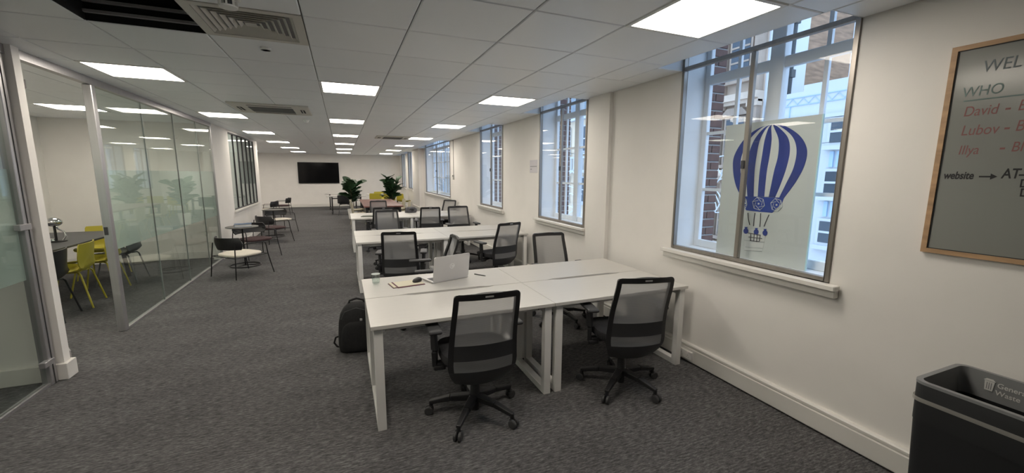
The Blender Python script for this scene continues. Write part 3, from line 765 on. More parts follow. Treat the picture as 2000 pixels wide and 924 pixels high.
def note(nm, txt, px, py, size, m, **k):
    p = atX(px, py, XW-.0146)
    lettering(nm, txt, size, m, t, (p.x-XW, p.y, p.z), (0, -1, 0), (0, 0, 1), extrude=.0002, **k)
mk = lambda n, c: mat(n, c, .6)
K_grey, K_teal, K_red, K_blk = mk('marker_faded_grey', (.13, .155, .165)), mk('marker_faded_teal', (.14, .20, .19)), mk('marker_faded_red', (.24, .10, .095)), mk('marker_black', (.015, .015, .017))
note('note_heading', 'WELCOME', 1917, 142, .075, K_grey, shear=.1, xs=.8)
note('note_subheading', 'WHO', 1877, 191, .066, K_teal, shear=.1, xs=.8)
p0, p1 = atX(1882, 198, XW-.0146), atX(2010, 190, XW-.0146)
MB().box(-.0150, -.0144, p1.y, p0.y, p0.z-.003, p0.z+.003).build('note_underline', K_teal, t)
for wd, px, py, sz in (('David', 1880, 228, .066), ('-', 1959, 222, .09), ('B', 1986, 216, .066), ('Lubov', 1875, 265, .068), ('-', 1957, 260, .09), ('B', 1981, 256, .068), ('Illya', 1870, 302, .062), ('-', 1948, 299, .09), ('BM', 1973, 296, .062)):
    note('note_word', wd, px, py, sz, K_red, shear=.15, xs=.74)
note('note_footer', 'website', 1842, 349, .050, K_blk, shear=.15, bold=.0012, xs=.68)
note('note_footer', 'AT', 1955, 348, .062, K_blk, shear=.1, bold=.0012, xs=.70)
for xa, xb, yy in ((1912, 1936, 345), (1990, 2012, 342)):
    p0, p1 = atX(xa, yy, XW-.0146), atX(xb, yy, XW-.0146)
    MB().box(-.0150, -.0144, p1.y, p0.y, p0.z-.0035, p0.z+.0035).build('note_dash', K_blk, t)
p0 = atX(1938, 345, XW-.0146)
MB().prism([(.006, -.014), (-.016, 0), (.006, .014)], .0006, lambda a, c, o: (-.0150+o, p0.y+a, p0.z+c)).build('note_arrowhead', K_blk, t)
for yy in (358, 376):
    p0 = atX(1993, yy, XW-.0146)
    b = MB(); s_ = .03
    for a0, a1, c0, c1 in ((-s_, 0, -.003, .003), (-s_, 0, s_-.003, s_+.003), (-.005, 0, 0, s_)): b.box(-.0150, -.0144, p0.y+a0, p0.y+a1, p0.z+c0-.015, p0.z+c1-.015)
    b.build('note_box', K_blk, t)

# bin
t = thing('waste_bin', 'charcoal rectangular waste bin with grey rim and white liner', 'bin', (2.535, .555, 0))
def rrect(hx, hy, r, n=6):
    o = []
    for cx, cy, a0 in ((hx-r, hy-r, 0), (-hx+r, hy-r, PI/2), (-hx+r, -hy+r, PI), (hx-r, -hy+r, 3*PI/2)):
        o += [(cx+r*math.cos(a0+PI/2*i/n), cy+r*math.sin(a0+PI/2*i/n)) for i in range(n+1)]
    return o
def loft(b, secs, cap0=True, cap1=True):
    n = len(secs[0]); b.add([p for s in secs for p in s], [(i*n+j, i*n+(j+1) % n, (i+1)*n+(j+1) % n, (i+1)*n+j) for i in range(len(secs)-1) for j in range(n)]
        + ([tuple(range(n-1, -1, -1))] if cap0 else []) + ([tuple(range((len(secs)-1)*n, len(secs)*n))] if cap1 else [])); return b
hx, hy = .208, .335
sec = lambda hx, hy, r, z: [(x, y, z) for x, y in rrect(hx, hy, r)]
loft(MB(), [sec(hx-.03, hy-.03, .04, 0), sec(hx-.004, hy-.004, .045, .60), sec(hx-.006, hy-.006, .045, .60), sec(hx-.036, hy-.036, .04, .02)], True, True).build('body', M_bin, t, smooth=True)
collar = loft(MB(), [sec(hx-.004, hy-.004, .045, .565), sec(hx, hy, .046, .745), sec(hx-.002, hy-.002, .046, .75), sec(hx-.018, hy-.018, .034, .75), sec(hx-.022, hy-.022, .034, .62), sec(hx-.0045, hy-.0045, .045, .565)], False, False).build('collar', M_bin, t, smooth=True)
loft(MB(), [sec(hx+.001, hy+.001, .046, .738), sec(hx+.001, hy+.001, .046, .7505), sec(hx-.019, hy-.019, .034, .7510), sec(hx-.024, hy-.024, .034, .625), sec(hx-.0235, hy-.0235, .034, .625)], False, False).build('rim', M_rim, t, smooth=True)
# liner edge: wavy white film hanging over the body below the collar
b = MB(); rws = []
base = rrect(hx+.003, hy+.003, .047, 14)
for k, (dz, o) in enumerate(((0, 0), (-.012, .006), (-.022, .003))):
    rw = []
    for i, (x, y) in enumerate(base+base[:1]):
        wv = .5+.5*math.sin(y*17+1.0)*math.cos(x*9); am = .5+1.9*max(0, math.sin(y*9.5+2.2))**2
        rw.append((x*(1+o*2.0*wv), y*(1+o*wv), (.676-.016*max(0, math.sin(y*7+2.0))+dz*am*1.7)))
    rws.append(rw)
b.grid(rws); b.build('liner', M_bag, t, smooth=True)
M_wp = mat('bin_print_white', (.72, .71, .69), .6)
xi = hx-.0235
def onbin(px, py):
    p = atX(px, py, 2.535+xi); return (p.y-.555, p.z)
yy, zz = onbin(1947, 757); lettering('print_line', 'General', .032, M_wp, t, (xi-.0006, yy, zz), (0, -1, 0), (0, 0, 1), extrude=.0003, bold=.0003, xs=.9)
yy, zz = onbin(1943, 769); lettering('print_line', 'Waste', .032, M_wp, t, (xi-.0006, yy, zz-.004), (0, -1, 0), (0, 0, 1), extrude=.0003, bold=.0003, xs=.9)
yy, zz = onbin(1932, 752)
ic = MB().prism([(.016, .018), (-.016, .018), (-.013, -.026), (.013, -.026)], .0006, lambda a, c, o: (xi-.0012+o, yy+a, zz+c)).prism([(.020, .020), (-.020, .020), (-.010, .030), (.010, .030)], .0006, lambda a, c, o: (xi-.0012+o, yy+a, zz+c)).build('print_bin_icon', M_wp, t)
for k in (-.007, 0, .007): MB().box(xi-.0020, xi-.0013, yy+k-.0012, yy+k+.0012, zz-.02, zz+.012).build('print_icon_slot', M_rim, ic)

t = thing('wall_socket', 'white double wall socket on the trunking by the desk leg', 'socket', (XW-.040, 2.57, .075))
MB().box(-.022, 0, -.075, .075, -.038, .038).build('plate', mat('socket_white', (.82, .81, .78), .35), t, bevel=.004)
for k in (-.036, .036):
    s_ = MB().box(-.0235, -.022, k-.028, k+.028, -.024, .014).build('outlet', mat('socket_white', (.8, .8, .8)), t)
    for dy, dz, a, c in ((0, .006, .003, .006), (-.010, -.010, .006, .003), (.010, -.010, .006, .003)):
        MB().box(-.0242, -.0235, k+dy-a/2, k+dy+a/2, dz-c/2-.003, dz+c/2-.003).build('pin_hole', M_blk, s_)
    MB().box(-.0265, -.022, k-.008, k+.008, .018, .030).build('switch', mat('socket_white', (.8, .8, .8)), t, bevel=.001, seg=1)
t = thing('wall_notice', 'small pale paper notice on the wall left of the second window', 'notice', (XW, 5.87, 1.77))
MB().box(-.004, 0, -.135, .135, -.10, .10).build('sheet', mat('notice_paper', (.70, .68, .71), .7), t)
MB().box(-.0048, -.004, -.12, .12, -.006, .006).build('printed_rule', mat('notice_ink', (.35, .34, .37), .7), t)
MB().box(-.0048, -.004, .06, .11, -.05, -.035).build('printed_mark', mat('notice_ink', (.35, .34, .37)), t)
t = thing('wall_switch', 'thin black cable dropping to a small switch beside the wide window', 'switch', (XW, 10.85, 1.62))
MB().tube([(-.012, 0, 0), (-.012, 0, .45), (-.012, 0, .92)], .006, 6).build('cable', M_blk2, t)
MB().box(-.035, 0, -.035, .035, -.13, .0).build('switch_box', mat('switch_grey', (.45, .44, .42), .5), t, bevel=.004)
MB().box(-.045, -.035, -.02, .02, -.05, -.01).build('switch_key', M_blk, t, bevel=.003)

# balloon board standing inside the nearest window
XP = 2.965
t = thing('balloon_board', 'pale upright board with blue striped hot air balloon in the nearest window', 'poster', (XP, 0, 0))
yl, yr, zb, zt_ = 2.525, 1.785, ZS+.005, 2.055
MB().box(0, .008, yr, yl, zb, zt_).build('panel', M_pap, t)
MB().box(-.002, .010, yr-.008, yr, zb, zt_).build('clear_edge', M_pged, t)
def bp(px, py):
    p = atX(px, py, XP-.002); return (p.y, p.z)
def flat(nm, pts, m, off=.002, parent=None):
    P2 = [bp(*q) for q in pts]
    return MB().prism(P2, .0008, lambda a, c, o: (-off+o, a, c)).build(nm, m, parent or t)
# crop coordinates: 678 px over 220 px from (1400,220)
cp = lambda x, y: (1400+x*.3245, 220+y*.3247)
def curve(pts, n=8):
    o = []; k = len(pts)
    for i in range(k-1):
        p0, p1, p2, p3 = pts[max(i-1, 0)], pts[i], pts[i+1], pts[min(i+2, k-1)]
        for j in range(n):
            u = j/n; o.append(tuple(.5*((2*p1[d])+(-p0[d]+p2[d])*u+(2*p0[d]-5*p1[d]+4*p2[d]-p3[d])*u*u+(-p0[d]+3*p1[d]-3*p2[d]+p3[d])*u**3) for d in (0, 1)))
    return o+[pts[-1]]
TOPP = (335, 70)
edges = [[TOPP, (250, 95), (165, 160), (105, 260), (98, 350), (115, 440), (150, 512)],
         [TOPP, (270, 92), (195, 165), (150, 260), (143, 350), (155, 440), (172, 508)],
         [TOPP, (285, 92), (225, 165), (190, 260), (178, 350), (180, 440), (184, 506)],
         [TOPP, (300, 92), (260, 165), (240, 260), (228, 350), (224, 440), (222, 505)],
         [TOPP, (312, 92), (288, 165), (272, 260), (258, 350), (250, 440), (246, 505)],
         [TOPP, (328, 92), (330, 165), (318, 260), (302, 350), (292, 440), (286, 506)],
         [TOPP, (345, 92), (372, 165), (368, 260), (345, 350), (326, 440), (312, 507)],
         [TOPP, (372, 88), (428, 150), (440, 230), (420, 330), (385, 430), (352, 509)],
         [TOPP, (385, 85), (455, 145), (480, 225), (462, 330), (415, 430), (375, 511)],
         [TOPP, (410, 80), (500, 140), (542, 220), (530, 310), (480, 410), (405, 513)]]
EC = [[cp(*q) for q in curve(e)] for e in edges]
def gore(nm, a, c, m):
    b = MB(); A = [bp(*q) for q in EC[a]]; B_ = [bp(*q) for q in EC[c]]
    b.grid([[(-.002, y, z) for y, z in A], [(-.002, y, z) for y, z in B_]]); return b.build(nm, m, t, solid=.0008)
for a in range(0, 10, 1):
    if a < 9: gore('balloon_gore' if a % 2 == 0 else 'pale_gore', a, a+1, M_blue if a % 2 == 0 else M_papw)
band = flat('balloon_band', [cp(*q) for q in ((165, 503), (280, 508), (405, 512), (392, 545), (333, 603), (250, 596), (178, 588), (165, 570))], M_blue2, .0022)
for cx, cy, rx, ry in ((252, 548, 38, 40), (360, 555, 36, 40), (170, 545, 12, 32)):
    hexp = [cp(cx+rx*math.cos(PI/3*i+.3), cy+ry*math.sin(PI/3*i+.3)) for i in range(6)]
    b = MB(); H = [bp(*q) for q in hexp]; c0 = bp(*cp(cx, cy))
    b.tube([(-.0035, y, z) for y, z in H], .0022, 5, closed=True)
    for i in range(6):
        a_, c_ = H[i], H[(i+2) % 6]; e_ = (a_[0]*.45+c_[0]*.55, a_[1]*.45+c_[1]*.55)
        b.cyl((-.0035, *a_), (-.0035, *e_), .0018, n=5)
    b.build('aperture_emblem', M_papw, band)
    MB().lathe([(0, -.0035), (.007, -.0035), (.007, -.002)], (0, c0[0], c0[1]), 12, 'x').build('aperture_dot', M_papw, band)
for pts in (((187, 603), (190, 640), (198, 676)), ((230, 603), (224, 645), (221, 683)), ((264, 605), (262, 650), (259, 688)), ((314, 614), (298, 650), (284, 685))):
    P2 = [bp(*cp(*q)) for q in curve(pts, 4)]
    MB().tube([(-.0025, y, z) for y, z in P2], .0030, 5).build('balloon_rope', M_ink, t)
flat('basket', [cp(*q) for q in ((168, 700), (300, 705), (275, 832), (165, 828))], M_papw, .0012)
for a, c in (((188, 724), (262, 738)), ((192, 748), (272, 758)), ((200, 770), (255, 776)), ((205, 730), (203, 772)), ((226, 725), (222, 775)), ((243, 735), (240, 778)), ((262, 735), (256, 775))):
    A, B_ = bp(*cp(*a)), bp(*cp(*c)); MB().cyl((-.0028, *A), (-.0028, *B_), .0028, n=5).build('basket_weave', M_ink, t)
for a, c in (((165, 768), (285, 780)), ((170, 808), (275, 818)), ((165, 828), (270, 834))):
    A, B_ = bp(*cp(*a)), bp(*cp(*c)); MB().cyl((-.0026, *A), (-.0026, *B_), .0016, n=5).build('basket_rim', mat('poster_grey_line', (.40, .42, .43), .6), t)
for cx, cy in ((176, 712), (238, 718), (291, 724)):
    o = [cp(cx+15*math.cos(a), cy+17*math.sin(a)) for a in [2*PI*i/14 for i in range(14)]]
    flat('sand_bag', o, M_blue, .0045); flat('sand_bag_tie', [cp(cx-9, cy-24), cp(cx+11, cy-24), cp(cx+5, cy-14), cp(cx-4, cy-14)], M_blue2, .0045)

# ================================================================== television
t = thing('television', 'large black wall television on the far end wall', 'television', (-1.02, YB, 1.65))
w2, h2 = .90, .50
MB().box(-w2, w2, -.055, -.02, -h2, h2).build('housing', M_blk, t, bevel=.006)
MB().box(-w2+.012, w2-.012, -.0565, -.055, -h2+.016, h2-.012).build('screen', M_tv, t)
MB().box(-.35, .35, -.02, 0, -.25, .25).build('wall_mount', M_blk2, t)

# ================================================================== lounge chairs and side tables
def make_lounge(seatm):
    r = empty('lounge_chair'); tag(r, '', 'armchair')
    rows_ = []; n = 28
    for z, k in ((.395, .86), (.405, .97), (.425, 1), (.445, .97), (.456, .82), (.458, .4)):
        rows_.append([(.265*k*math.copysign(abs(math.cos(a))**.55, math.cos(a)), .01+.255*k*math.copysign(abs(math.sin(a))**.6, math.sin(a)), z) for a in [2*PI*i/n for i in range(n)]])
    loft(MB(), rows_).build('seat', seatm, r, smooth=True)
    for sx in (-1, 1):
        MB().tube([(sx*.315, .34, 0), (sx*.290, .275, .40), (sx*.285, .262, .56), (sx*.282, .250, .615), (sx*.280, .225, .640), (sx*.278, .0, .645), (sx*.268, -.19, .65)], .0085, 8).build('front_leg', M_rod, r, smooth=True)
        MB().tube([(sx*.300, -.285, 0), (sx*.280, -.255, .42), (sx*.262, -.235, .66)], .0085, 8).build('rear_leg', M_rod, r, smooth=True)
        MB().tube([(sx*.287, .27, .40), (sx*.26, .0, .392), (sx*.282, -.255, .40)], .0075, 8).build('side_rail', M_rod, r, smooth=True)
    MB().tube([(-.287, .27, .40), (.287, .27, .40)], .0075, 8).build('front_rail', M_rod, r)
    MB().tube([(-.282, -.255, .40), (.282, -.255, .40)], .0075, 8).build('rear_rail', M_rod, r)
    rw = []
    for t_ in (0, .12, .3, .5, .7, .88, 1):
        z = .545+.235*t_; hwid = .33*(.80+.20*math.sin(PI*min(1, .15+t_*.85)))*(.93+.10*t_); row = []
        for i in range(17):
            s = -1+2*i/16; row.append((s*hwid, -.290+.15*abs(s)**2.0-.03*t_, z))
        rw.append(row)
    MB().grid(rw).build('backrest', M_blk, r, solid=.016, smooth=True)
    for ch in r.children: ch.data.transform(Matrix.Diagonal((1, 1, .83, 1)))
    return r
LG1 = Stamp(make_lounge(M_cream)); LG2 = Stamp(make_lounge(M_burg))
GL = 'black rod lounge chairs along the left wall'
LG1.put((-1.60, 7.67, 0), D2R(-45), 'cream-seated lounge chair nearest the camera, beside the glass partition', GL)
LG2.put((-1.66, 9.28, 0), D2R(218), 'burgundy-seated lounge chair facing the camera behind the first side table', GL)
LG2.put((-1.62, 11.10, 0), D2R(-48), 'burgundy-seated lounge chair under the slatted window, back to the camera', GL)
LG1.put((-1.68, 13.00, 0), D2R(218), 'cream-seated lounge chair facing the camera behind the second side table', GL)
LG1.put((-2.45, 16.6, 0), D2R(80), 'cream-seated lounge chair seen side-on beyond the slatted window', GL)
LG2.put((-2.25, 18.6, 0), D2R(88), 'farthest dark-seated lounge chair, seen side-on before the end wall', GL)
def make_side():
    r = empty('side_table'); tag(r, '', 'side table')
    MB().lathe([(0, .688), (.235, .688), (.25, .694), (.25, .702), (.246, .706), (0, .706)], n=40).build('table_top', mat('side_table_top', (.10, .098, .09), .45), r, smooth=True)
    MB().cyl((0, 0, .012), (0, 0, .69), .013).build('post', M_rod, r)
    MB().tube([(.235*math.cos(2*PI*i/36), .235*math.sin(2*PI*i/36), .011) for i in range(36)], .010, 8, closed=True).build('base_ring', M_rod, r, smooth=True)
    for k in range(3): MB().tube([(0, 0, .014), (.235*math.cos(2*PI*k/3), .235*math.sin(2*PI*k/3), .011)], .007, 6).build('base_spoke', M_rod, r)
    return r
ST = Stamp(make_side())
ST.put((-1.68, 8.42, 0), 0, 'small round side table with ring base carrying a blue book', 'round side tables')
ST.put((-1.70, 12.1, 0), .5, 'empty round side table between the two farther lounge chairs', 'round side tables')
t = thing('book', 'blue and white book lying on the nearer side table', 'book', (-1.66, 8.40, .706), .2)
MB().box(-.13, .13, -.09, .09, 0, .004).box(-.13, .13, -.09, .09, .046, .05).box(-.13, -.125, -.09, .09, .004, .046).build('cover', mat('book_blue', (.05, .10, .19), .5), t)
MB().box(-.124, .125, -.086, .086, .004, .046).build('pages', mat('book_pages', (.62, .63, .64), .8), t)

# ================================================================== shell chairs
def make_shell(m, legm):
    r = empty('shell_chair'); tag(r, '', 'chair')
    prof = [(.225, .425, .90), (.205, .447, .97), (.15, .455, 1), (.05, .448, 1), (-.08, .440, 1), (-.155, .450, 1), (-.195, .485, 1), (-.212, .54, 1), (-.222, .62, 1), (-.232, .70, 1), (-.240, .765, .99), (-.244, .79, .93)]
    rw = []
    for y, z, k in prof:
        row = []
        for i in range(13):
            s = -1+2*i/12; back = max(0, min(1, (z-.46)/.1))
            row.append((s*.25*k, y+.05*back*s*s, z+(1-back)*.03*s**4))
        rw.append(row)
    MB().grid(rw).build('shell', m, r, solid=.012, smooth=True)
    for sx in (-1, 1):
        for sy in (-1, 1):
            MB().tube([(sx*.10, sy*.10, .425), (sx*.165, sy*.14, .425), (sx*.185, sy*.155, .40), (sx*.235, sy*.235, 0)], .010, 8).build('leg', legm, r, smooth=True)
    MB().box(-.11, .11, -.11, .11, .425, .438).build('under_plate', legm, r)
    return r
SY = Stamp(make_shell(M_yel, M_yel)); SB = Stamp(make_shell(M_blk, M_blk)); SG = Stamp(make_shell(M_gry, M_gry)); SC = Stamp(make_shell(M_beige, M_beige))
GM = 'plastic shell chairs in the meeting room'
SB.put((-3.16, 6.02, 0), D2R(98), 'black shell chair half hidden by the white wall end', GM)
SY.put((-3.16, 6.58, 0), D2R(98), 'mustard yellow shell chair seen from behind through the doorway', GM)
SY.put((-3.16, 7.23, 0), D2R(95), 'mustard yellow shell chair tucked beneath the table, partly behind the grey post', GM)
SG.put((-3.14, 7.80, 0), D2R(92), 'grey shell chair behind the glass next to the black table leg', GM)
SY.put((-3.56, 8.30, 0), D2R(180), 'mustard yellow shell chair at the far end of the meeting table', GM)
# meeting table
t = thing('meeting_table', 'dark meeting table with black legs seen through the doorway', 'table', (-3.68, 7.25, 0))
MB().box(-.50, .50, -1.35, 1.02, .71, .735).build('table_top', M_dtop, t, bevel=.004)
for sx in (-1, 1):
    for y in (-1.1, .90): MB().bar((sx*.40, y, .71), (sx*.46, y+.03*(1 if y > 0 else -1), 0), .06, .06, .045, .045).build('leg', M_blk, t)
MB().box(-.38, .38, -1.1, -1.05, .65, .71).build('apron', M_blk, t)
MB().box(-.38, .38, .87, .92, .65, .71).build('apron', M_blk, t)
t = thing('desk_camera', 'chrome ball on curved stem with black base on the meeting table', 'conference camera', (-3.52, 7.18, .735))
MB().lathe([(0, 0), (.10, 0), (.10, .008), (.07, .016), (0, .018)], n=28).build('base', M_blk, t, smooth=True)
b = MB(); b.lathe([(.085*math.sin(PI*i/14), .26-.060*math.cos(PI*i/14)) for i in range(15)], n=24); b.build('ball', M_chrome, t, smooth=True)
MB().tube([(0, 0, .016), (.0, 0, .10), (.0, 0, .21)], .014).build('stem', M_blk, t)
MB().tube([(.07, 0, .02), (.10, 0, .07), (.085, 0, .13), (.03, 0, .17), (.02, 0, .21)], .010).build('arm', M_chrome, t, smooth=True)
MB().lathe([(0, .016), (.06, .016), (.05, .04), (0, .045)], (-.06, -.02, 0), 20).build('puck', M_chrome, t, smooth=True)

# ================================================================== far area: long table, plants, flip tables
t = thing('long_table', 'long red-brown wooden table beyond the desk islands', 'table', (1.05, 13.5, 0))
MB().box(-.53, .53, -1.62, 1.62, .71, .745).build('table_top', M_wood, t, bevel=.004)
for sx in (-1, 1):
    for sy in (-1, 1): MB().bar((sx*.44, sy*1.45, .71), (sx*.46, sy*1.5, 0), .06, .06, .05, .05).build('leg', M_blk, t)
MB().box(-.42, .42, -1.5, -1.46, .62, .71).build('apron', M_blk, t)
MB().box(-.42, .42, 1.46, 1.5, .62, .71).build('apron', M_blk, t)
GC = 'beige shell chairs at the long table'
SC.put((.42, 12.75, 0), D2R(-88), 'beige shell chair on the walkway side of the long table, nearer the camera', GC)
SC.put((.42, 14.2, 0), D2R(-92), 'beige shell chair on the walkway side of the long table, farther one', GC)
SC.put((1.72, 12.9, 0), D2R(90), 'beige shell chair on the window side of the long table, nearer the camera', GC)
SC.put((1.72, 14.2, 0), D2R(93), 'beige shell chair on the window side of the long table, farther one', GC)

def leaf_mesh(L):
    b = MB(); rw = []
    prof = [(0, .006), (.06, .02), (.15, .12), (.3, .19), (.45, .20), (.6, .26), (.75, .31), (.88, .28), (.96, .17), (1, .03)]
    for u, wd in prof:
        row = []
        for i in range(5):
            s = -1+.5*i
            row.append((s*wd*L*1.15, u*L, .06*L*abs(s)+.10*L*math.sin(u*2.6)-.22*L*u*u + .02*L*math.sin(u*14+s*3)))
        rw.append(row)
    return b.grid(rw).mesh('leaf', M_leaf, smooth=True)
LEAF = [leaf_mesh(.31), leaf_mesh(.36), leaf_mesh(.26)]
def fig(loc, label, h, n, seed, potlab, spread=1.0, potr=.17):
    rnd = random.Random(seed)
    p = thing('plant_pot', potlab, 'plant pot', loc)
    MB().lathe([(0, 0), (potr*.78, 0), (potr, .34), (potr, .36), (potr-.018, .36), (potr-.025, .31), (0, .31)], n=28).build('pot', M_pot, p, smooth=True)
    MB().lathe([(0, .315), (potr-.03, .315)], n=28).build('soil', M_soil, p)
    r = thing('fiddle_leaf_fig', label, 'plant', (loc[0], loc[1], .315), 0, 'fiddle leaf figs')
    stems = []
    for k in range(4):
        a = 2*PI*k/4+rnd.uniform(-.4, .4); d = rnd.uniform(.08, .20)*spread
        pts = [(0.02*math.cos(a), .02*math.sin(a), -.02), (d*.4*math.cos(a), d*.4*math.sin(a), (h-.315)*.45), (d*math.cos(a), d*math.sin(a), (h-.315)*rnd.uniform(.72, .86))]
        MB().tube(pts, [.012, .009, .005], 6).build('stem', M_stem, r, smooth=True); stems.append(pts)
    for i in range(n):
        pts = stems[i % 4]; u = .28+.72*((i//4)/(max(1, n//4-1))); u = min(1, u)
        k = min(1, int(u*2)); f_ = u*2-k if k < 2 else 1
        q = Vector(pts[k]).lerp(Vector(pts[k+1]), min(1, f_))
        o = obj('leaf', LEAF[rnd.randrange(3)], r); o.location = q
        o.rotation_euler = (rnd.uniform(.4, .95)+.6*max(0, u-.55)*1.2, rnd.uniform(-.3, .3), i*2.399+rnd.uniform(-.3, .3)); s = rnd.uniform(.9, 1.25)*spread; o.scale = (s, s, s)
    return r
fig((.30, 15.9, 0), 'fiddle leaf fig left of the long table end, in white pot', 1.42, 52, 3, 'white ceramic pot of the left fig', 1.1)
fig((1.72, 16.2, 0), 'fiddle leaf fig behind the right end of the long table', 1.44, 56, 5, 'white ceramic pot of the right fig, behind the long table', 1.25)

def make_flip():
    r = empty('folding_table'); tag(r, '', 'table')
    MB().box(-.75, .75, -.35, .35, .705, .73).build('table_top', M_white, r, bevel=.003)
    for sx in (-1, 1):
        b = MB().bar((sx*.55, 0, .06), (sx*.55, 0, .68), .05, .07).bar((sx*.55, -.28, .075), (sx*.55, .28, .075), .05, .045).bar((sx*.55, -.2, .68), (sx*.55, .2, .68), .05, .04)
        f = b.build('leg', M_blk, r, bevel=.006, seg=1, merge=False)
        for sy in (-1, 1): MB().lathe([(0, -.02), (.035, -.02), (.035, .02), (0, .02)], (sx*.55, sy*.27, .036), 14, 'x').build('castor', M_blk, f)
    MB().bar((-.55, 0, .62), (.55, 0, .62), .04, .04).build('cross_bar', M_blk, r)
    return r
FT = Stamp(make_flip())
FT.put((.13, 18.15, 0), 0, 'white folding table on castors left of the left fig', 'white folding tables')
FT.put((.0, 20.3, 0), 0, 'white folding table farthest back, below the television', 'white folding tables')
FT.put((1.75, 19.3, 0), 0, 'white folding table behind the right fig', 'white folding tables')
GF = 'shell chairs at the far folding tables'
SB.put((.04, 17.52, 0), 0, 'black shell chair at the folding table left of the left fig', GF)
SY.put((1.30, 18.75, 0), 0, 'mustard yellow shell chair between the two figs, left one', GF)
SY.put((1.86, 18.70, 0), .1, 'mustard yellow shell chair between the two figs, right one', GF)
SY.put((1.60, 20.0, 0), PI, 'mustard yellow shell chair facing the camera behind the far table', GF)
SY.put((2.42, 18.2, 0), D2R(-60), 'olive yellow shell chair right of the right fig, by the windows', GF)

# ================================================================== outside: the street seen through the windows
M_st = mat('street_stone', (.38, .29, .225), .9, noise=.18, nscale=(1.5, 1.5, 1.5))
M_st2 = mat('street_stone_light', (.60, .475, .375), .9, noise=.12, nscale=(2, 2, 2))
M_wh = mat('street_render_white', (.62, .63, .645), .8)
M_pb = mat('street_pale_blue', (.42, .56, .72), .8)
M_cr = mat('street_cream', (.78, .64, .48), .85, noise=.06, nscale=(1, 1, 1))
M_bk = mat('street_brown_brick', (.30, .185, .115), .9, noise=.3, nscale=(2, 3, 12))
M_win = mat('street_window_glass', (.05, .065, .085), .1)
M_zig = mat('street_pink_trim', (.45, .22, .24), .8)
XS = 13.0
def facade_window(parent, y, z, wd, h, frame, bars=(2, 3)):
    f = MB().box(XS-.10, XS-.02, y-wd/2-.08, y+wd/2+.08, z-.08, z+h+.08).build('window_surround', frame, parent)
    MB().box(XS-.115, XS-.10, y-wd/2, y+wd/2, z, z+h).build('pane', M_win, f)
    b = MB()
    for k in range(1, bars[0]): yy = y-wd/2+wd*k/bars[0]; b.box(XS-.14, XS-.115, yy-.03, yy+.03, z, z+h)
    for k in range(1, bars[1]): zz = z+h*k/bars[1]; b.box(XS-.14, XS-.115, y-wd/2, y+wd/2, zz-.03, zz+.03)
    b.build('glazing', frame, f)
    MB().box(XS-.22, XS-.02, y-wd/2-.14, y+wd/2+.14, z-.2, z-.08).build('window_ledge', frame, parent)
# white and pale blue building with stepped parapet
B1 = thing('street_building', 'white and pale blue building with zigzag frieze across the street', 'building', (0, 0, 0))
MB().box(XS, XS+6, -8, 9.55, -9, 4.02).box(XS, XS+6, -8, 8.95, 4.02, 4.16).box(XS, XS+6, -8, 8.45, 4.16, 4.34).build('wall', M_wh, B1)
MB().box(XS-.12, XS, -8, 9.6, 3.30, 3.40).build('cornice', M_wh, B1)
b = MB()
b.box(XS-.03, XS, -8, 9.0, 3.99, 4.01).box(XS-.03, XS, -8, 9.0, 3.76, 3.78).box(XS-.03, XS, 8.98, 9.0, 3.42, 4.01).box(XS-.03, XS, 8.78, 8.80, 3.42, 3.76)
b.build('frieze_band', M_pb, B1)
b = MB(); zz = [(8.9-.16*i, 3.80+(.17 if i % 2 else 0)) for i in range(80)]
b.tube([(XS-.02, y, z) for y, z in zz], .011, 4); b.build('frieze_zigzag', M_pb, B1)
for k in range(7):
    y = 7.25-1.75*k
    for z in (2.58, 1.15, -.28, -2.6, -4.2): facade_window(B1, y, z, .50, .62, M_wh, (1, 2))
    for z in (1.92, .50):
        for q in (-.18, 0, .18): MB().box(XS-.06, XS, y+q-.05, y+q+.05, z-.02, z+.42).build('spandrel_rib', M_pb, B1)
MB().box(XS-.25, XS, -8, 9.5, -1.55, -1.40).build('shop_cornice', M_zig, B1)
MB().box(XS-.27, XS-.25, -8, 9.5, -1.52, -1.46).build('cornice_stripe', M_wh, B1)
# stone building
B3 = thing('street_building', 'weathered stone building with columns across the street', 'building', (0, 0, 0))
MB().box(XS+.05, XS+5.9, 9.75, 17.2, -9, 9.5).build('wall', M_st2, B3)
MB().box(XS+.05, XS+1.9, 9.69, 9.75, -9, 9.5).build('flank_render', M_wh, B3)
MB().box(XS+1.9, XS+4.3, 9.70, 9.75, -9, 8.6).build('flank_brickwork', M_bk, B3)
MB().box(XS+4.3, XS+5.9, 9.69, 9.75, -9, 9.5).build('flank_render', M_wh, B3)
MB().tube([(XS+1.1, 9.64, -5), (XS+1.1, 9.64, 9.3)], .06, 8).build('drain_pipe', M_blk2, B3)
for z in (4.9, 6.6): MB().box(XS+1.0, XS+1.2, 9.55, 9.69, z, z+.25).build('pipe_bracket', M_blk2, B3)
for k in range(6):
    y = 9.95+1.38*k
    MB().box(XS-.18, XS+.05, y-.14, y+.14, -9, 9.0).build('pilaster', M_st, B3)
    for z in (-3.2, -.5, 2.1, 5.0):
        if k < 5: facade_window(B3, y+.69, z, .70, 1.5, M_st, (2, 3))
        MB().box(XS-.26, XS, y-.2, y+.2, z+1.85, z+2.05).build('capital', M_st2, B3)
for z in (-1.0, 1.62, 4.2, 7.1): MB().box(XS-.35, XS+.05, 9.75, 17.2, z, z+.22).box(XS-.22, XS+.05, 9.75, 17.2, z-.12, z).build('string_course', M_st2, B3)
for k in range(5): MB().prism([(-.55, 0), (.55, 0), (.3, .25), (-.3, .25)], .2, lambda a, c, o, k=k: (XS-.2+o, 9.95+.69+1.38*k+a, 3.72+c)).build('window_pediment', M_st, B3)
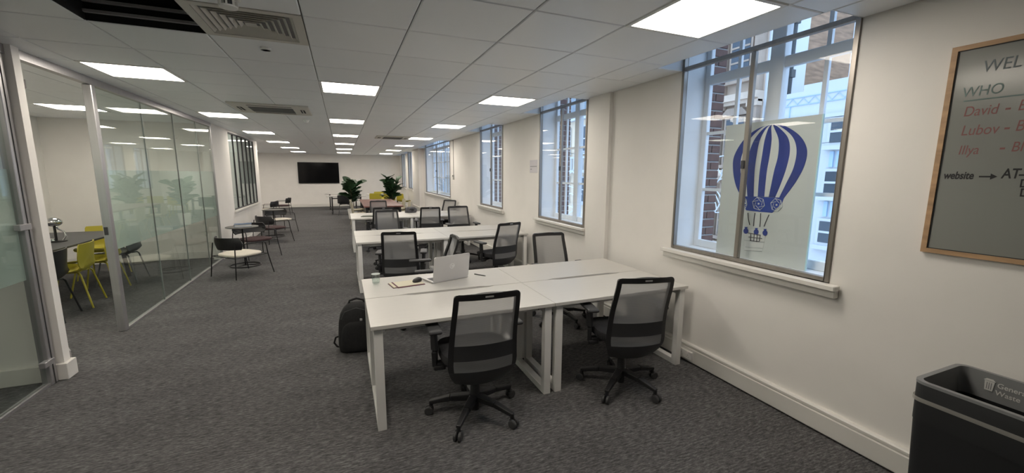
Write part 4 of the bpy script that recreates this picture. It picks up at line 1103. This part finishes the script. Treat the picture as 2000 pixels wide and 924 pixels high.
# cream building seen through the second window
B4 = thing('street_building', 'cream building with balcony and pitched roof seen through the second window', 'building', (0, 0, 0))
MB().box(XS, XS+7, 17.6, 31, -9, 5.0).build('wall', M_cr, B4)
MB().prism([(17.4, 5.0), (31.2, 5.0), (29, 6.6), (19.5, 6.6)], 5, lambda a, c, o: (XS+.4+o, a, c)).build('roof', mat('street_slate', (.25, .29, .33), .8), B4)
MB().box(XS-.3, XS+.1, 17.5, 31.1, 4.75, 5.05).build('cornice', M_wh, B4)
for k in range(7):
    y = 18.7+1.9*k
    for z in (3.0, .1, -2.6): facade_window(B4, y, z, .85, 1.35, M_wh, (2, 2))
MB().box(XS-.55, XS, 17.6, 31, 1.75, 1.9).box(XS-.55, XS-.45, 17.6, 31, 2.55, 2.65).build('balcony', M_wh, B4)
for k in range(44): MB().box(XS-.54, XS-.46, 17.7+.3*k, 17.8+.3*k, 1.9, 2.55).build('baluster', M_wh, B4)
# pale building beyond, with an arch, along the wide window
B5 = thing('street_building', 'pale building with tall arch seen through the wide window', 'building', (0, 0, 0))
MB().box(XS, XS+7, 31.6, 80, -9, 10).build('wall', M_wh, B5)
for k in range(9):
    y = 36+4.8*k; pts = [(1.5*math.cos(PI*i/16), 3+1.8*math.sin(PI*i/16)) for i in range(17)]
    MB().prism([(1.5, -3)]+pts+[(-1.5, -3)], .08, lambda a, c, o, y=y: (XS-.08+o, y+a, c)).build('arch_recess', M_pb, B5)
    MB().tube([(XS-.12, y+1.65, -3)]+[(XS-.12, y+a*1.1, c+.1) for a, c in pts]+[(XS-.12, y-1.65, -3)], .18, 6).build('arch_moulding', M_st2, B5)
struct(MB().box(3.6, 40, -30, 90, -9.4, -9).build('floor_street', mat('street_asphalt', (.20, .20, .21), .9, noise=.15, nscale=(2, 2, 2))), 'street far below the windows')
# white wire street decoration
t = thing('street_decoration', 'white wire street decoration hanging outside the nearest window', 'decoration', (4.6, 0, 0))
M_wire = mat('white_wire', (.9, .92, .95), .5)
def wp(px, py, X=4.6):
    p = atX(px, py, X); return (0, p.y, p.z)
for pts in (((1396, 308), (1393, 340), (1392, 420)), ((1396, 308), (1420, 307), (1408, 345), (1394, 362)), ((1400, 325), (1408, 340), (1412, 330), (1416, 345), (1404, 352)), ((1392, 366), (1402, 376), (1408, 392), (1396, 414)),
            ((1393, 378), (1399, 384), (1404, 396)), ((1390, 388), (1397, 396), (1400, 410)), ((1386, 398), (1392, 405), (1395, 414)), ((1384, 408), (1396, 415), (1412, 410), (1410, 380))):
    MB().tube([wp(*q) for q in curve(pts, 5)], .008, 5).build('wire', M_wire, t)
p0 = wp(1396, 308); MB().tube([(-1.47, p0[1], p0[2]+.25), p0, (8.42, p0[1], p0[2]+1.0)], .004, 5).build('support_cable', M_blk2, t)
t = thing('street_decoration', 'white wire street decoration hanging outside the second window', 'decoration', (6.5, 0, 0))
for pts in (((1122, 300), (1120, 330), (1108, 345), (1112, 365)), ((1105, 345), (1118, 335), (1125, 350)), ((1104, 362), (1122, 368), (1130, 385)), ((1102, 385), (1116, 378), (1128, 395)), ((1103, 400), (1118, 405), (1135, 415)), ((1130, 330), (1126, 365), (1118, 405)), ((1135, 300), (1128, 345), (1136, 380)), ((1108, 420), (1120, 412), (1132, 425))):
    MB().tube([wp(*q, X=6.5) for q in curve(pts, 5)], .014, 5).build('wire', M_wire, t)
p0 = wp(1122, 300, X=6.5); MB().tube([(-3.37, p0[1], p0[2]+.25), p0, (6.52, p0[1], p0[2]+1.0)], .006, 5).build('support_cable', M_blk2, t)
